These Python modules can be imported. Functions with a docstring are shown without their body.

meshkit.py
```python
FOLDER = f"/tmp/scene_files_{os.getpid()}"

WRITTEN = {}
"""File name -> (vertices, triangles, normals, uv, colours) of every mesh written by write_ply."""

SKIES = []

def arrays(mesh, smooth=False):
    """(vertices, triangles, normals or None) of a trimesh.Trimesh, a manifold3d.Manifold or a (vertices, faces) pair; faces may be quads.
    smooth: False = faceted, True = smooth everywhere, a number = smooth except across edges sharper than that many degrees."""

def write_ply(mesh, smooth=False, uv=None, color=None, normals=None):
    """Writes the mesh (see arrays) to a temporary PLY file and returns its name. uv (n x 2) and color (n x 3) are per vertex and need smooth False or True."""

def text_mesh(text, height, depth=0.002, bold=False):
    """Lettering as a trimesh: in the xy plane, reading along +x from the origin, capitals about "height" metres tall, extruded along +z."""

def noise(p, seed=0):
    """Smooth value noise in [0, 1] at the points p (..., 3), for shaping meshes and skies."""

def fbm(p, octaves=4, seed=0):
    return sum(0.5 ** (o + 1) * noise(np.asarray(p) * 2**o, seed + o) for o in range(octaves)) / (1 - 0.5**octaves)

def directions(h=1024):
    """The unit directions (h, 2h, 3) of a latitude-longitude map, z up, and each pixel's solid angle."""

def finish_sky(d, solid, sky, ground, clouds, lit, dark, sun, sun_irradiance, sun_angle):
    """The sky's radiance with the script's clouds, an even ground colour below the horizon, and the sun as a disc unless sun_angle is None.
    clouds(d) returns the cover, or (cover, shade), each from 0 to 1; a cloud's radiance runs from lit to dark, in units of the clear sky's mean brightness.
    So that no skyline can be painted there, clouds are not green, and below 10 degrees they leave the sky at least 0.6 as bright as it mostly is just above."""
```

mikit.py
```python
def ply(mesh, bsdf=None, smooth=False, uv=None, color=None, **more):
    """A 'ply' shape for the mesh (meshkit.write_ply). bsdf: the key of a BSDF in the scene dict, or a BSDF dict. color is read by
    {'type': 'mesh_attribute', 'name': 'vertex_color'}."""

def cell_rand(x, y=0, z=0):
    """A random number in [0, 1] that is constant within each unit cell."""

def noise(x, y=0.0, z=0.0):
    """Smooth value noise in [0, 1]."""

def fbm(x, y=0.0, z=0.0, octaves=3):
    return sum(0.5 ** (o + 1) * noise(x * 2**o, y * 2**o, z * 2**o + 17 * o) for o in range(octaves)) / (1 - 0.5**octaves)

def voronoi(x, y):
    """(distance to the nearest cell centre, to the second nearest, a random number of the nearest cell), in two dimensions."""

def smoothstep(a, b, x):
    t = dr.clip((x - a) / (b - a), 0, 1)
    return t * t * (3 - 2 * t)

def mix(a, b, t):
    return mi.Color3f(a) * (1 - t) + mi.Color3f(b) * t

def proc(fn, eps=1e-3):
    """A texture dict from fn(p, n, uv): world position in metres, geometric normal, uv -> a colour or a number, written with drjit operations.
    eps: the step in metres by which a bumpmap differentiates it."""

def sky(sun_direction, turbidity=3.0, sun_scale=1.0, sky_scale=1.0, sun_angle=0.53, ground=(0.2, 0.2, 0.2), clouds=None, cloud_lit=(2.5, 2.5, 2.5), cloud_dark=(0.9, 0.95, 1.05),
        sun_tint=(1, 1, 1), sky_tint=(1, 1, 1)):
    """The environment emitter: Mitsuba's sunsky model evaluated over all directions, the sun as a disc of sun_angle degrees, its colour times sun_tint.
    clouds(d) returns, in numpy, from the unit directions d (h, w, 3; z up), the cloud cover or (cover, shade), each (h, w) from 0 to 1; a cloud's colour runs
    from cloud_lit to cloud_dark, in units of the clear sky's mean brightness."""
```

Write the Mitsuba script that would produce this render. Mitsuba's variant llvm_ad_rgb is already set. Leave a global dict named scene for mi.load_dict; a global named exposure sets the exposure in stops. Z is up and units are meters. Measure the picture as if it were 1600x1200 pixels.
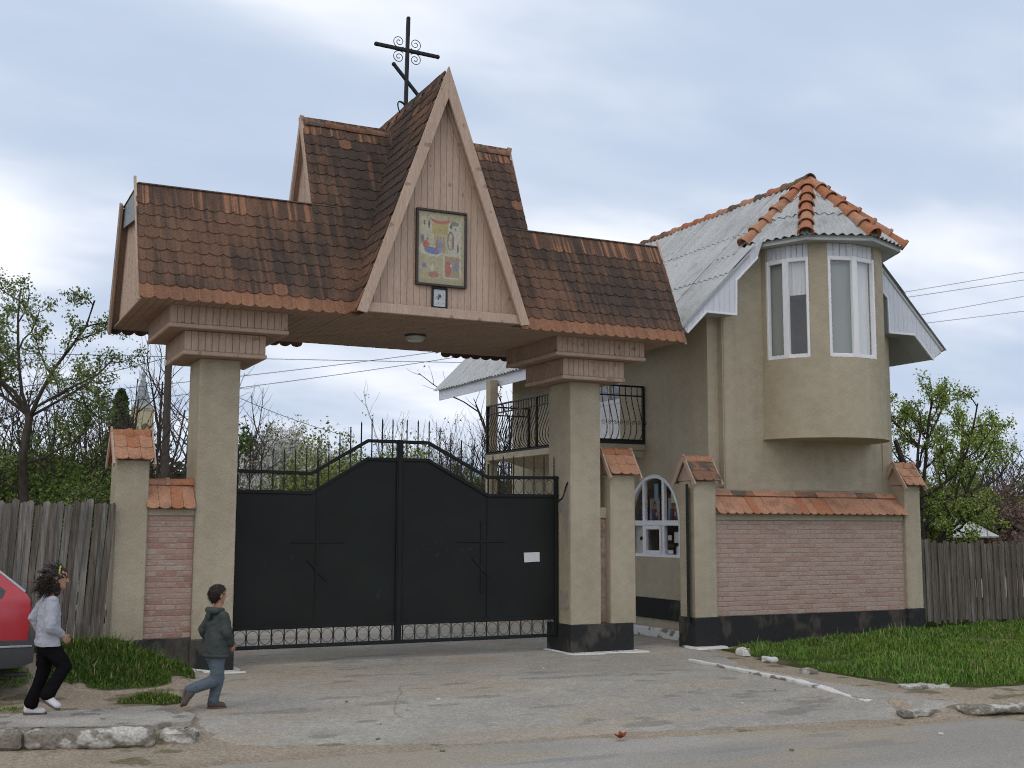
import math, random
import numpy as np, trimesh, manifold3d as m3, drjit as dr, mitsuba as mi
import shapely
import shapely.geometry as sg
from scipy.spatial import Delaunay
import mikit, meshkit
from mikit import noise, fbm, voronoi, cell_rand, smoothstep, mix

T = mi.ScalarTransform4f
PI = math.pi
scene, labels = {'type': 'scene'}, {}

# ---------------------------------------------------------------- camera, sky, exposure
CAM = [-3.849, -14.911, 1.8]
FW = [0.43393427, 0.89314311, 0.1183065]
UP = [-0.05448646, -0.10505768, 0.99297236]
scene['camera'] = {'type': 'perspective', 'fov': 46.77, 'fov_axis': 'x', 'near_clip': 0.1, 'far_clip': 3000.0,
                   'to_world': T().look_at(origin=CAM, target=[a + b for a, b in zip(CAM, FW)], up=UP)}
exposure = 1.80


def clouds(d):
    """A closed spring overcast: white banks with thinner blue-grey stretches between them."""
    z = np.maximum(d[..., 2], 0.0)
    q = np.stack([d[..., 0] / (z + 0.22), d[..., 1] / (z + 0.22), z * 2.0], -1)
    big = meshkit.fbm(q * np.array([0.55, 0.75, 1.0]) + [3.1, 0.4, 1.7], 4, seed=5)
    fine = meshkit.fbm(q * np.array([1.6, 2.6, 2.0]) + [9.0, 2.0, 4.0], 5, seed=11)
    az = np.degrees(np.arctan2(d[..., 0], d[..., 1]))
    el = np.degrees(np.arcsin(np.clip(d[..., 2], -1, 1)))

    def bank(a, e, sa, se):
        return np.exp(-((az - a) / sa) ** 2 - ((el - e) / se) ** 2)

    wisp = meshkit.fbm(q * np.array([3.2, 6.5, 3.0]) + [1.0, 7.0, 2.0], 5, seed=17)
    s = 0.66 + (big - 0.5) * 1.5 + (fine - 0.5) * 1.3 + (wisp - 0.5) * 1.0
    s = s + 0.50 * bank(9, 18.5, 10, 4.5) + 0.38 * bank(45, 18, 15, 6) + 0.20 * bank(48, 5, 9, 4) + 0.22 * bank(12, 8.5, 8, 2.5)
    s = s - 0.50 * bank(0, 13, 6, 3.0) - 0.62 * bank(31, 13.5, 10, 3.0) - 0.50 * bank(47, 13, 8, 2.2) - 0.40 * bank(18, 24, 10, 4.0) - 0.15 * bank(17, 6, 12, 3) - 0.25 * bank(25, 20, 6, 4)
    return np.ones_like(s), 1 / (1 + np.exp(-4.8 * (s - 0.52)))


scene['sky'] = mikit.sky([-0.62, -0.45, 0.8], turbidity=3, sun_scale=0.10, sun_angle=40.0, clouds=clouds,
                         cloud_lit=(3.65, 3.70, 3.85), cloud_dark=(1.66, 2.01, 2.58), ground=(0.18, 0.17, 0.15))

# ---------------------------------------------------------------- helpers
COUNT = {}


def ply_(mesh, mat, **kw):
    return mikit.ply(mesh, 'mat_' + mat, **kw)


def newkey(name, parent=None):
    base = f'{parent}__{name}' if parent else name
    n = COUNT.get(base, -1) + 1
    COUNT[base] = n
    return base if n == 0 else f'{base}_{n:03d}'


def tag(key, label=None, cat=None, group=None, kind=None):
    e = labels.setdefault(key, {})
    for k, v in (('label', label), ('category', cat), ('group', group), ('kind', kind)):
        if v:
            e[k] = v
    return key


def thing(name, label, cat, group=None):
    return tag(newkey(name), label, cat, group)


def add(name, mesh, mat, parent=None, smooth=False, color=None, uv=None, kind=None):
    if isinstance(mesh, list):
        mesh = trimesh.util.concatenate(mesh)
    k = newkey(name, parent)
    scene[k] = ply_(mesh, mat, smooth=smooth, color=color, uv=uv)
    if kind:
        tag(k, kind=kind)
    return k


def solo(name, mesh, mat, label, cat, group=None, **kw):
    return tag(add(name, mesh, mat, None, **kw), label, cat, group)


def put(name, shape, M, parent):
    k = newkey(name, parent)
    scene[k] = {**shape, 'to_world': T(np.asarray(M, float))}
    return k


def M4(o, ex=(1, 0, 0), ey=(0, 1, 0), ez=(0, 0, 1)):
    m = np.eye(4)
    m[:3, 0], m[:3, 1], m[:3, 2], m[:3, 3] = ex, ey, ez, o
    return m


def moved(mesh, M):
    m = mesh.copy()
    m.apply_transform(M)
    return m


def rot(ax, deg):
    return trimesh.transformations.rotation_matrix(math.radians(deg), ax)


def unit(v):
    v = np.asarray(v, float)
    return v / np.linalg.norm(v)


def box(x0, x1, y0, y1, z0, z1, b=0.0):
    """A box, with chamfered edges where b > 0."""
    c, h = np.array([x0 + x1, y0 + y1, z0 + z1]) / 2, np.array([x1 - x0, y1 - y0, z1 - z0]) / 2
    if b <= 0:
        m = trimesh.creation.box(2 * h)
    else:
        b = min(b, h.min() * 0.45)
        p = []
        for s in np.ndindex(2, 2, 2):
            s = np.array(s) * 2 - 1
            for k in range(3):
                q = h.copy() - b
                q[k] = h[k]
                p.append(s * q)
        m = trimesh.Trimesh(np.array(p)).convex_hull
    m.apply_translation(c)
    return m


def beam(p0, p1, w, h, side=None, b=0.0, ext=0.0):
    """A bar of section w x h from p0 to p1; w is measured along side, h across."""
    p0, p1 = np.asarray(p0, float), np.asarray(p1, float)
    d = unit(p1 - p0)
    L = np.linalg.norm(p1 - p0) + 2 * ext
    s = np.asarray(side if side is not None else ([1, 0, 0] if abs(d[0]) < 0.8 else [0, 1, 0]), float)
    s = unit(s - d * (s @ d))
    return moved(box(-w / 2, w / 2, -h / 2, h / 2, -L / 2, L / 2, b), M4((p0 + p1) / 2, s, np.cross(d, s), d))


def prism(pts, a0, a1, axis='y'):
    """The polygon pts extruded from a0 to a1; pts are (x, z) for axis y, (y, z) for axis x, (x, y) for axis z."""
    m = trimesh.creation.extrude_polygon(sg.Polygon(pts), a1 - a0, engine='earcut')
    v = m.vertices.copy()
    w = {'y': np.stack([v[:, 0], a0 + v[:, 2], v[:, 1]], 1), 'x': np.stack([a0 + v[:, 2], v[:, 0], v[:, 1]], 1), 'z': np.stack([v[:, 0], v[:, 1], a0 + v[:, 2]], 1)}[axis]
    m = trimesh.Trimesh(w, m.faces, process=False)
    if m.volume < 0:
        m.invert()
    return m


def tubes(paths, radii, sides=5):
    """Many polylines as one mesh of thin tubes."""
    V, F, at = [], [], 0
    ang = np.arange(sides) * 2 * PI / sides
    for p, r in zip(paths, radii):
        p = np.asarray(p, float)
        t = np.gradient(p, axis=0)
        t /= np.linalg.norm(t, axis=1, keepdims=True) + 1e-12
        a = np.cross(t, np.where(np.abs(t[:, 2:]) < 0.9, [0, 0, 1.0], [1.0, 0, 0]))
        a /= np.linalg.norm(a, axis=1, keepdims=True) + 1e-12
        b = np.cross(t, a)
        r = np.broadcast_to(r, (len(p),))[:, None, None]
        v = p[:, None] + r * (np.cos(ang)[None, :, None] * a[:, None] + np.sin(ang)[None, :, None] * b[:, None])
        i, j = np.meshgrid(np.arange(len(p) - 1), np.arange(sides), indexing='ij')
        q = np.stack([i * sides + j, i * sides + (j + 1) % sides, (i + 1) * sides + (j + 1) % sides, (i + 1) * sides + j], -1).reshape(-1, 4)
        fan = np.arange(1, sides - 1)
        e = (len(p) - 1) * sides
        F += [q[:, [0, 1, 2]] + at, q[:, [0, 2, 3]] + at, np.stack([fan * 0, fan + 1, fan], 1) + at, np.stack([fan * 0 + e, fan + e, fan + 1 + e], 1) + at]
        V.append(v.reshape(-1, 3))
        at += len(p) * sides
    return trimesh.Trimesh(np.vstack(V), np.vstack(F), process=False)


def tube(p, r, sides=6):
    return tubes([p], [r], sides)


def man(mesh):
    mesh = mesh.copy()
    mesh.merge_vertices()
    return m3.Manifold(m3.Mesh(np.asarray(mesh.vertices, np.float32), np.asarray(mesh.faces, np.uint32)))


def tri(m):
    q = m.to_mesh()
    return trimesh.Trimesh(np.array(q.vert_properties)[:, :3], np.array(q.tri_verts), process=False)


def refine(mesh, size):
    t = tri(man(mesh).refine_to_length(size))
    t.merge_vertices()
    return t


def S(t):
    t = np.clip(t, 0, 1)
    return t * t * (3 - 2 * t)


def lerp(a, b, t):
    return a + (b - a) * t


# ---------------------------------------------------------------- the lie of the land
def road_edge(x):
    return -4.65 - 0.15 * (x + 1) + 0.10 * np.sin(x * 0.9)


def kerb_line(x):
    return -3.38 - 0.35 * (x + 3.4)


def gz(x, y):
    x, y = np.asarray(x, float), np.asarray(y, float)
    a, c = S((-1.2 - x) / 0.6), S((x - 5.0) / 0.5)
    e = (1 - a) * ((1 - c) * road_edge(x) + c * (road_edge(x) - 0.05)) + a * (kerb_line(np.minimum(x, -1.2)) - 0.05)
    w = (1 - a) * ((1 - c) * 2.6 + c * 0.35) + a * 0.22
    z = -0.13 * (1 - S((y - e) / w))
    z = z + 0.21 * S((y + 1.9) / 1.8) * S((-0.85 - x) / 0.5) + 0.19 * S((y + 1.3) / 1.2) * S((-1.35 - x) / 0.6)
    return z + 0.12 * S((x - 7) / 4) * S((y + 2.8) / 2.6)


# ---------------------------------------------------------------- materials
def G(p, s, o=3):
    return fbm(p.x * s, p.y * s, p.z * s, octaves=o)


def diffuse(fn, two=True):
    d = {'type': 'diffuse', 'reflectance': mikit.proc(fn)}
    return {'type': 'twosided', 'bsdf': d} if two else d


def rgb(c):
    return {'type': 'rgb', 'value': list(c)}


def plain(c, rough=None, spec=0.5, metal=0.0):
    if rough is None:
        return {'type': 'twosided', 'bsdf': {'type': 'diffuse', 'reflectance': rgb(c)}}
    return {'type': 'twosided', 'bsdf': {'type': 'principled', 'base_color': rgb(c), 'roughness': rough, 'specular': spec, 'metallic': metal}}


def bump(b, fn, scale, eps=2e-3):
    return {'type': 'twosided', 'bsdf': {'type': 'bumpmap', 'arbitrary': mikit.proc(fn, eps), 'scale': scale, 'bsdf': b}}


def m_stucco(p, n, uv):
    big, mid, fine = G(p, 0.9), G(p, 9.0), noise(p.x * 110, p.y * 110, p.z * 110)
    streak = fbm(p.x * 7 + p.y * 5, p.z * 0.5, 3.0)
    c = mix((0.370, 0.322, 0.236), (0.482, 0.425, 0.318), smoothstep(0.25, 0.75, 0.40 * big + 0.30 * mid + 0.3 * streak))
    return c * (0.84 + 0.32 * fine)


def m_stucco_h(p, n, uv):
    return noise(p.x * 75, p.y * 75, p.z * 75) + 0.5 * noise(p.x * 160, p.y * 160, p.z * 160)


def m_plinth(p, n, uv):
    t = smoothstep(0.48, 0.72, G(p, 3.0) + 0.25 * (noise(p.x * 30, p.y * 30, p.z * 8) - 0.5))
    return mix((0.036, 0.037, 0.037), (0.125, 0.11, 0.092), 0.55 * t) * (0.8 + 0.4 * noise(p.x * 60, p.y * 60, p.z * 60))


def m_mortar(p, n, uv):
    return mix((0.28, 0.24, 0.20), (0.42, 0.38, 0.33), G(p, 14.0)) * (0.85 + 0.3 * noise(p.x * 120, p.y * 120, p.z * 120))


def brick_fn(c0, c1, smear):
    def fn(p, n, uv):
        k = G(p, 22.0)
        c = mix(c0, c1, G(p, 6.0))
        c = mix(c, (0.42, 0.35, 0.30), 0.8 * smoothstep(smear, smear + 0.2, k))
        return c * (0.82 + 0.36 * noise(p.x * 150, p.y * 150, p.z * 150))
    return fn


def tile_fn(warm, dark, orange):
    """Weathered clay: soot and lichen in patches and in streaks that run down the slope, fresh clay where it has worn off."""
    def fn(p, n, uv):
        patch = G(p, 0.8, 4)
        streak = fbm(p.x * 24 + p.y * 3, p.z * 1.6, 2.0)
        t = smoothstep(0.33, 0.62, 0.62 * patch + 0.38 * streak)
        c = mix(warm, dark, t)
        c = mix(c, orange, 0.5 * smoothstep(0.66, 0.76, 0.45 * fbm(p.x * 13, p.z * 1.2, 9.0) + 0.55 * G(p, 1.5)))
        return c * (0.75 + 0.5 * noise(p.x * 70, p.y * 70, p.z * 70))
    return fn


def m_streaked(p, n, uv):
    s = fbm(p.x * 26, p.z * 0.7, 5.0)
    c = mix((0.115, 0.078, 0.060), (0.32, 0.165, 0.102), smoothstep(0.45, 0.66, 0.7 * s + 0.3 * G(p, 2.2)))
    return c * (0.75 + 0.5 * noise(p.x * 70, p.y * 70, p.z * 70))


def clay_fn(c0, c1, soot):
    def fn(p, n, uv):
        c = mix(c0, c1, G(p, 4.5))
        c = mix(c, (0.13, 0.11, 0.09), soot * smoothstep(0.60 - 0.16 * soot, 0.74 - 0.16 * soot, G(p, 5.5, 4)))
        return c * (0.8 + 0.4 * noise(p.x * 60, p.y * 60, p.z * 60))
    return fn


def wood_fn(c0, c1, gray=0.0):
    """Painted or bare boards; the grain runs along z."""
    def fn(p, n, uv):
        g = fbm(p.x * 55 + p.y * 40, p.y * 30, p.z * 2.2)
        board = noise(p.x * 11.3 + p.y * 9.7, 4.0)
        c = mix(c0, c1, 0.55 * g + 0.45 * board)
        knot = smoothstep(0.87, 0.92, noise(p.x * 15, p.y * 15, p.z * 9))
        return mix(c, (0.13, 0.09, 0.065), 0.45 * knot) * (0.86 + 0.28 * noise(p.x * 130, p.y * 130, p.z * 14))
    return fn


def fence_fn(c0, c1):
    def fn(p, n, uv):
        g = fbm(p.x * 80, p.y * 20, p.z * 2.5)
        c = mix(c0, c1, smoothstep(0.2, 0.8, g))
        c = mix(c, (0.10, 0.09, 0.075), 0.5 * smoothstep(0.5, 0.75, noise(p.x * 9, p.z * 2.2, 3.0)))
        return c * (0.75 + 0.5 * noise(p.x * 160, p.y * 160, p.z * 9))
    return fn


def m_sheet(p, n, uv):
    s = fbm(p.y * 9, p.z * 1.1, p.x * 1.1)
    c = mix((0.42, 0.43, 0.425), (0.52, 0.53, 0.525), smoothstep(0.25, 0.7, 0.5 * s + 0.5 * G(p, 1.7)))
    return mix(c, (0.30, 0.295, 0.28), 0.45 * smoothstep(0.62, 0.76, G(p, 5.0))) * (0.88 + 0.24 * noise(p.x * 80, p.y * 80, p.z * 80))


def m_gate(p, n, uv):
    c = mix((0.010, 0.012, 0.0112), (0.018, 0.0205, 0.019), G(p, 2.2))
    chip = smoothstep(0.80, 0.84, noise(p.x * 22, p.y * 22, p.z * 13)) * smoothstep(0.55, 0.7, G(p, 1.3))
    return mix(c, (0.05, 0.048, 0.045), 0.3 * chip)


def m_drive(p, n, uv):
    big, mid = fbm(p.x * 0.45, p.y * 0.8, 1.0, octaves=4), fbm(p.x * 2.1, p.y * 3.4, 5.0, octaves=4)
    c = mix((0.325, 0.305, 0.27), (0.405, 0.375, 0.325), smoothstep(0.3, 0.7, 0.55 * big + 0.45 * mid))
    c = mix(c, (0.375, 0.315, 0.24), 0.6 * smoothstep(0.50, 0.68, fbm(p.x * 0.7 + 4, p.y * 1.5, 2.0, octaves=4)))
    w = fbm(p.x * 1.3, p.y * 1.3, 8.0, octaves=3)
    line = dr.abs(fbm(p.x * 0.35 + 0.35 * w + 7, p.y * 0.75 + 0.35 * w, 4.0, octaves=2) - 0.5)
    c = mix(c, (0.13, 0.12, 0.105), 0.4 * (1 - smoothstep(0.0, 0.005, line)) * smoothstep(0.42, 0.56, mid))
    c = mix(c, (0.17, 0.16, 0.145), 0.5 * smoothstep(0.64, 0.76, fbm(p.x * 1.9 + 3, p.y * 4.5, 6.0)))
    return c * (0.80 + 0.4 * noise(p.x * 95, p.y * 95)) * (0.9 + 0.2 * noise(p.x * 25, p.y * 25))


def m_road(p, n, uv):
    a = fbm(p.x * 0.35, p.y * 1.3, 1.0, octaves=4)
    c = mix((0.305, 0.287, 0.255), (0.375, 0.352, 0.312), smoothstep(0.3, 0.7, a))
    c = mix(c, (0.36, 0.31, 0.235), 0.7 * smoothstep(0.53, 0.68, fbm(p.x * 0.5 + 2, p.y * 1.6, 3.0, octaves=4)))
    c = mix(c, (0.225, 0.222, 0.215), 0.5 * smoothstep(0.64, 0.72, fbm(p.x * 0.8, p.y * 3.5, 7.0)))
    return c * (0.82 + 0.36 * noise(p.x * 85, p.y * 85)) * (0.88 + 0.24 * noise(p.x * 210, p.y * 210))


def m_dirt(p, n, uv):
    c = mix((0.27, 0.22, 0.165), (0.37, 0.31, 0.24), G(p, 2.4, 4))
    return mix(c, (0.12, 0.115, 0.06), 0.7 * smoothstep(0.58, 0.68, G(p, 3.1, 4))) * (0.7 + 0.6 * noise(p.x * 60, p.y * 60))


def m_turf(p, n, uv):
    c = mix((0.035, 0.06, 0.016), (0.075, 0.085, 0.032), G(p, 5.0))
    return mix(c, (0.15, 0.125, 0.09), 0.7 * smoothstep(0.60, 0.70, G(p, 1.6, 4)))


def m_concrete(p, n, uv):
    c = mix((0.33, 0.31, 0.27), (0.43, 0.40, 0.355), smoothstep(0.3, 0.7, G(p, 2.2, 4)))
    return mix(c, (0.13, 0.12, 0.10), 0.6 * smoothstep(0.58, 0.70, G(p, 6.0))) * (0.75 + 0.5 * noise(p.x * 90, p.y * 90, p.z * 90))


def m_whitewash(p, n, uv):
    t = smoothstep(0.58, 0.68, G(p, 9.0, 4))
    return mix((0.66, 0.65, 0.62), (0.24, 0.215, 0.18), t) * (0.85 + 0.3 * noise(p.x * 80, p.y * 80, p.z * 80))


def m_kerb(p, n, uv):
    t = smoothstep(0.42, 0.56, G(p, 7.0, 4))
    return mix((0.50, 0.48, 0.44), (0.22, 0.20, 0.165), t) * (0.65 + 0.7 * noise(p.x * 60, p.y * 60, p.z * 60))


def m_bark(p, n, uv):
    return mix((0.045, 0.038, 0.032), (0.115, 0.10, 0.085), G(p, 14.0)) * (0.8 + 0.4 * noise(p.x * 60, p.y * 60, p.z * 12))


def ell(uv, x, y, a, b, s=0.0):
    """Inside an ellipse of a print, 1 or 0 with a narrow edge."""
    dx, dy = uv.x - x, uv.y - y
    return 1 - smoothstep(0.85, 1.05, dr.sqrt(dr.square((dx + s * dy) / a) + dr.square(dy / b)))


def rect(uv, x0, x1, y0, y1):
    e = 0.008
    return smoothstep(x0 - e, x0 + e, uv.x) * (1 - smoothstep(x1 - e, x1 + e, uv.x)) * smoothstep(y0 - e, y0 + e, uv.y) * (1 - smoothstep(y1 - e, y1 + e, uv.y))


def m_painting(p, n, uv):
    """Flat print: a faded church painting of reclining, standing and seated figures among pale buildings."""
    c = mix((0.40, 0.36, 0.23), (0.46, 0.43, 0.31), fbm(uv.x * 9, uv.y * 9))
    c = mix(c, (0.50, 0.47, 0.37), rect(uv, 0.06, 0.34, 0.56, 0.93))
    c = mix(c, (0.44, 0.36, 0.16), rect(uv, 0.30, 0.66, 0.70, 0.84))
    c = mix(c, (0.52, 0.49, 0.42), rect(uv, 0.64, 0.93, 0.40, 0.88))
    for x, y, a, b in ((0.13, 0.84, 0.018, 0.035), (0.23, 0.82, 0.022, 0.06), (0.71, 0.82, 0.03, 0.035), (0.86, 0.52, 0.02, 0.07), (0.80, 0.79, 0.012, 0.02)):
        c = mix(c, (0.10, 0.11, 0.11), ell(uv, x, y, a, b))
    sag = 0.86 + 0.9 * dr.square(uv.x - 0.48)
    c = mix(c, (0.45, 0.13, 0.12), rect(uv, 0.28, 0.68, 0, 1) * (1 - smoothstep(0.018, 0.026, dr.abs(uv.y - sag))))
    c = mix(c, (0.17, 0.19, 0.19), ell(uv, 0.79, 0.86, 0.10, 0.03))
    c = mix(c, (0.13, 0.15, 0.17), ell(uv, 0.70, 0.62, 0.075, 0.14))
    c = mix(c, (0.50, 0.46, 0.36), ell(uv, 0.70, 0.61, 0.052, 0.12))
    c = mix(c, (0.27, 0.14, 0.18), ell(uv, 0.75, 0.60, 0.03, 0.11))
    c = mix(c, (0.56, 0.53, 0.44), ell(uv, 0.25, 0.46, 0.27, 0.085, 0.9))
    c = mix(c, (0.12, 0.20, 0.42), ell(uv, 0.30, 0.46, 0.17, 0.055, 0.9))
    c = mix(c, (0.45, 0.12, 0.13), ell(uv, 0.17, 0.54, 0.075, 0.06))
    c = mix(c, (0.36, 0.19, 0.14), ell(uv, 0.20, 0.62, 0.03, 0.025))
    c = mix(c, (0.16, 0.18, 0.26), ell(uv, 0.09, 0.62, 0.04, 0.06))
    for x, col in ((0.41, (0.34, 0.17, 0.17)), (0.48, (0.17, 0.25, 0.45)), (0.55, (0.36, 0.25, 0.20))):
        c = mix(c, col, ell(uv, x, 0.53, 0.038, 0.10))
        c = mix(c, (0.38, 0.24, 0.16), ell(uv, x, 0.645, 0.022, 0.022))
    c = mix(c, (0.55, 0.50, 0.38), rect(uv, 0.54, 0.93, 0.09, 0.43))
    c = mix(c, (0.34, 0.27, 0.20), rect(uv, 0.575, 0.895, 0.11, 0.40))
    c = mix(c, (0.42, 0.12, 0.13), ell(uv, 0.65, 0.22, 0.07, 0.12))
    c = mix(c, (0.19, 0.24, 0.40), ell(uv, 0.82, 0.27, 0.05, 0.07))
    c = mix(c, (0.60, 0.55, 0.48), ell(uv, 0.715, 0.275, 0.022, 0.022))
    c = mix(c, (0.40, 0.17, 0.14), ell(uv, 0.34, 0.13, 0.12, 0.045))
    c = mix(c, (0.17, 0.20, 0.33), ell(uv, 0.13, 0.25, 0.05, 0.04))
    c = mix(c, (0.56, 0.52, 0.46), ell(uv, 0.31, 0.22, 0.04, 0.055))
    c = mix(c, (0.46, 0.38, 0.14), ell(uv, 0.12, 0.12, 0.06, 0.03))
    c = mix(c, (0.38, 0.34, 0.22), rect(uv, 0.0, 1.0, 0.0, 0.065))
    ink = dr.abs(fbm(uv.x * 15 + 3, uv.y * 19, 2.0, octaves=2) - 0.5)
    c = c * (1 - 0.45 * (1 - smoothstep(0.0, 0.035, ink)))
    return mix(c, (0.40, 0.37, 0.28), 0.25) * (0.85 + 0.3 * fbm(uv.x * 40, uv.y * 40))


def m_icon(p, n, uv):
    """Flat print: a small icon, a robed half figure with a halo on a pale ground."""
    c = mix((0.30, 0.33, 0.36), (0.40, 0.42, 0.42), fbm(uv.x * 6, uv.y * 6))
    c = mix(c, (0.42, 0.31, 0.13), ell(uv, 0.5, 0.68, 0.27, 0.2))
    c = mix(c, (0.24, 0.07, 0.07), ell(uv, 0.5, 0.12, 0.38, 0.42))
    c = mix(c, (0.10, 0.14, 0.28), ell(uv, 0.28, 0.2, 0.16, 0.34))
    c = mix(c, (0.10, 0.055, 0.035), ell(uv, 0.5, 0.70, 0.15, 0.15))
    c = mix(c, (0.38, 0.25, 0.16), ell(uv, 0.5, 0.67, 0.10, 0.11))
    return mix(c, (0.55, 0.42, 0.38), ell(uv, 0.68, 0.25, 0.11, 0.12))


def m_silver(p, n, uv):
    c = mix((0.42, 0.45, 0.47), (0.62, 0.64, 0.65), fbm(uv.x * 5, uv.y * 6))
    c = mix(c, (0.13, 0.14, 0.14), smoothstep(0.58, 0.66, fbm(uv.x * 7 + 2, uv.y * 9)) * ell(uv, 0.55, 0.45, 0.36, 0.42))
    return mix(c, (0.08, 0.09, 0.09), 0.8 * ell(uv, 0.55, 0.62, 0.12, 0.1))


def m_text(p, n, uv):
    """Flat print: rows of small type on a sheet of paper."""
    row = smoothstep(0.35, 0.45, dr.abs(uv.y * 11 - dr.floor(uv.y * 11) - 0.5))
    ink = (1 - row) * smoothstep(0.42, 0.5, noise(uv.x * 34, dr.floor(uv.y * 11))) * rect(uv, 0.1, 0.9, 0.1, 0.92)
    return mix((0.72, 0.73, 0.76), (0.34, 0.35, 0.38), 0.6 * ink)


def m_jeans(p, n, uv):
    return mix((0.075, 0.098, 0.120), (0.145, 0.175, 0.20), G(p, 9.0)) * (0.8 + 0.4 * noise(p.x * 200, p.y * 200, p.z * 200))


def m_cloth(c0, c1):
    def fn(p, n, uv):
        return mix(c0, c1, G(p, 7.0)) * (0.85 + 0.3 * noise(p.x * 260, p.y * 260, p.z * 260))
    return fn


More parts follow.
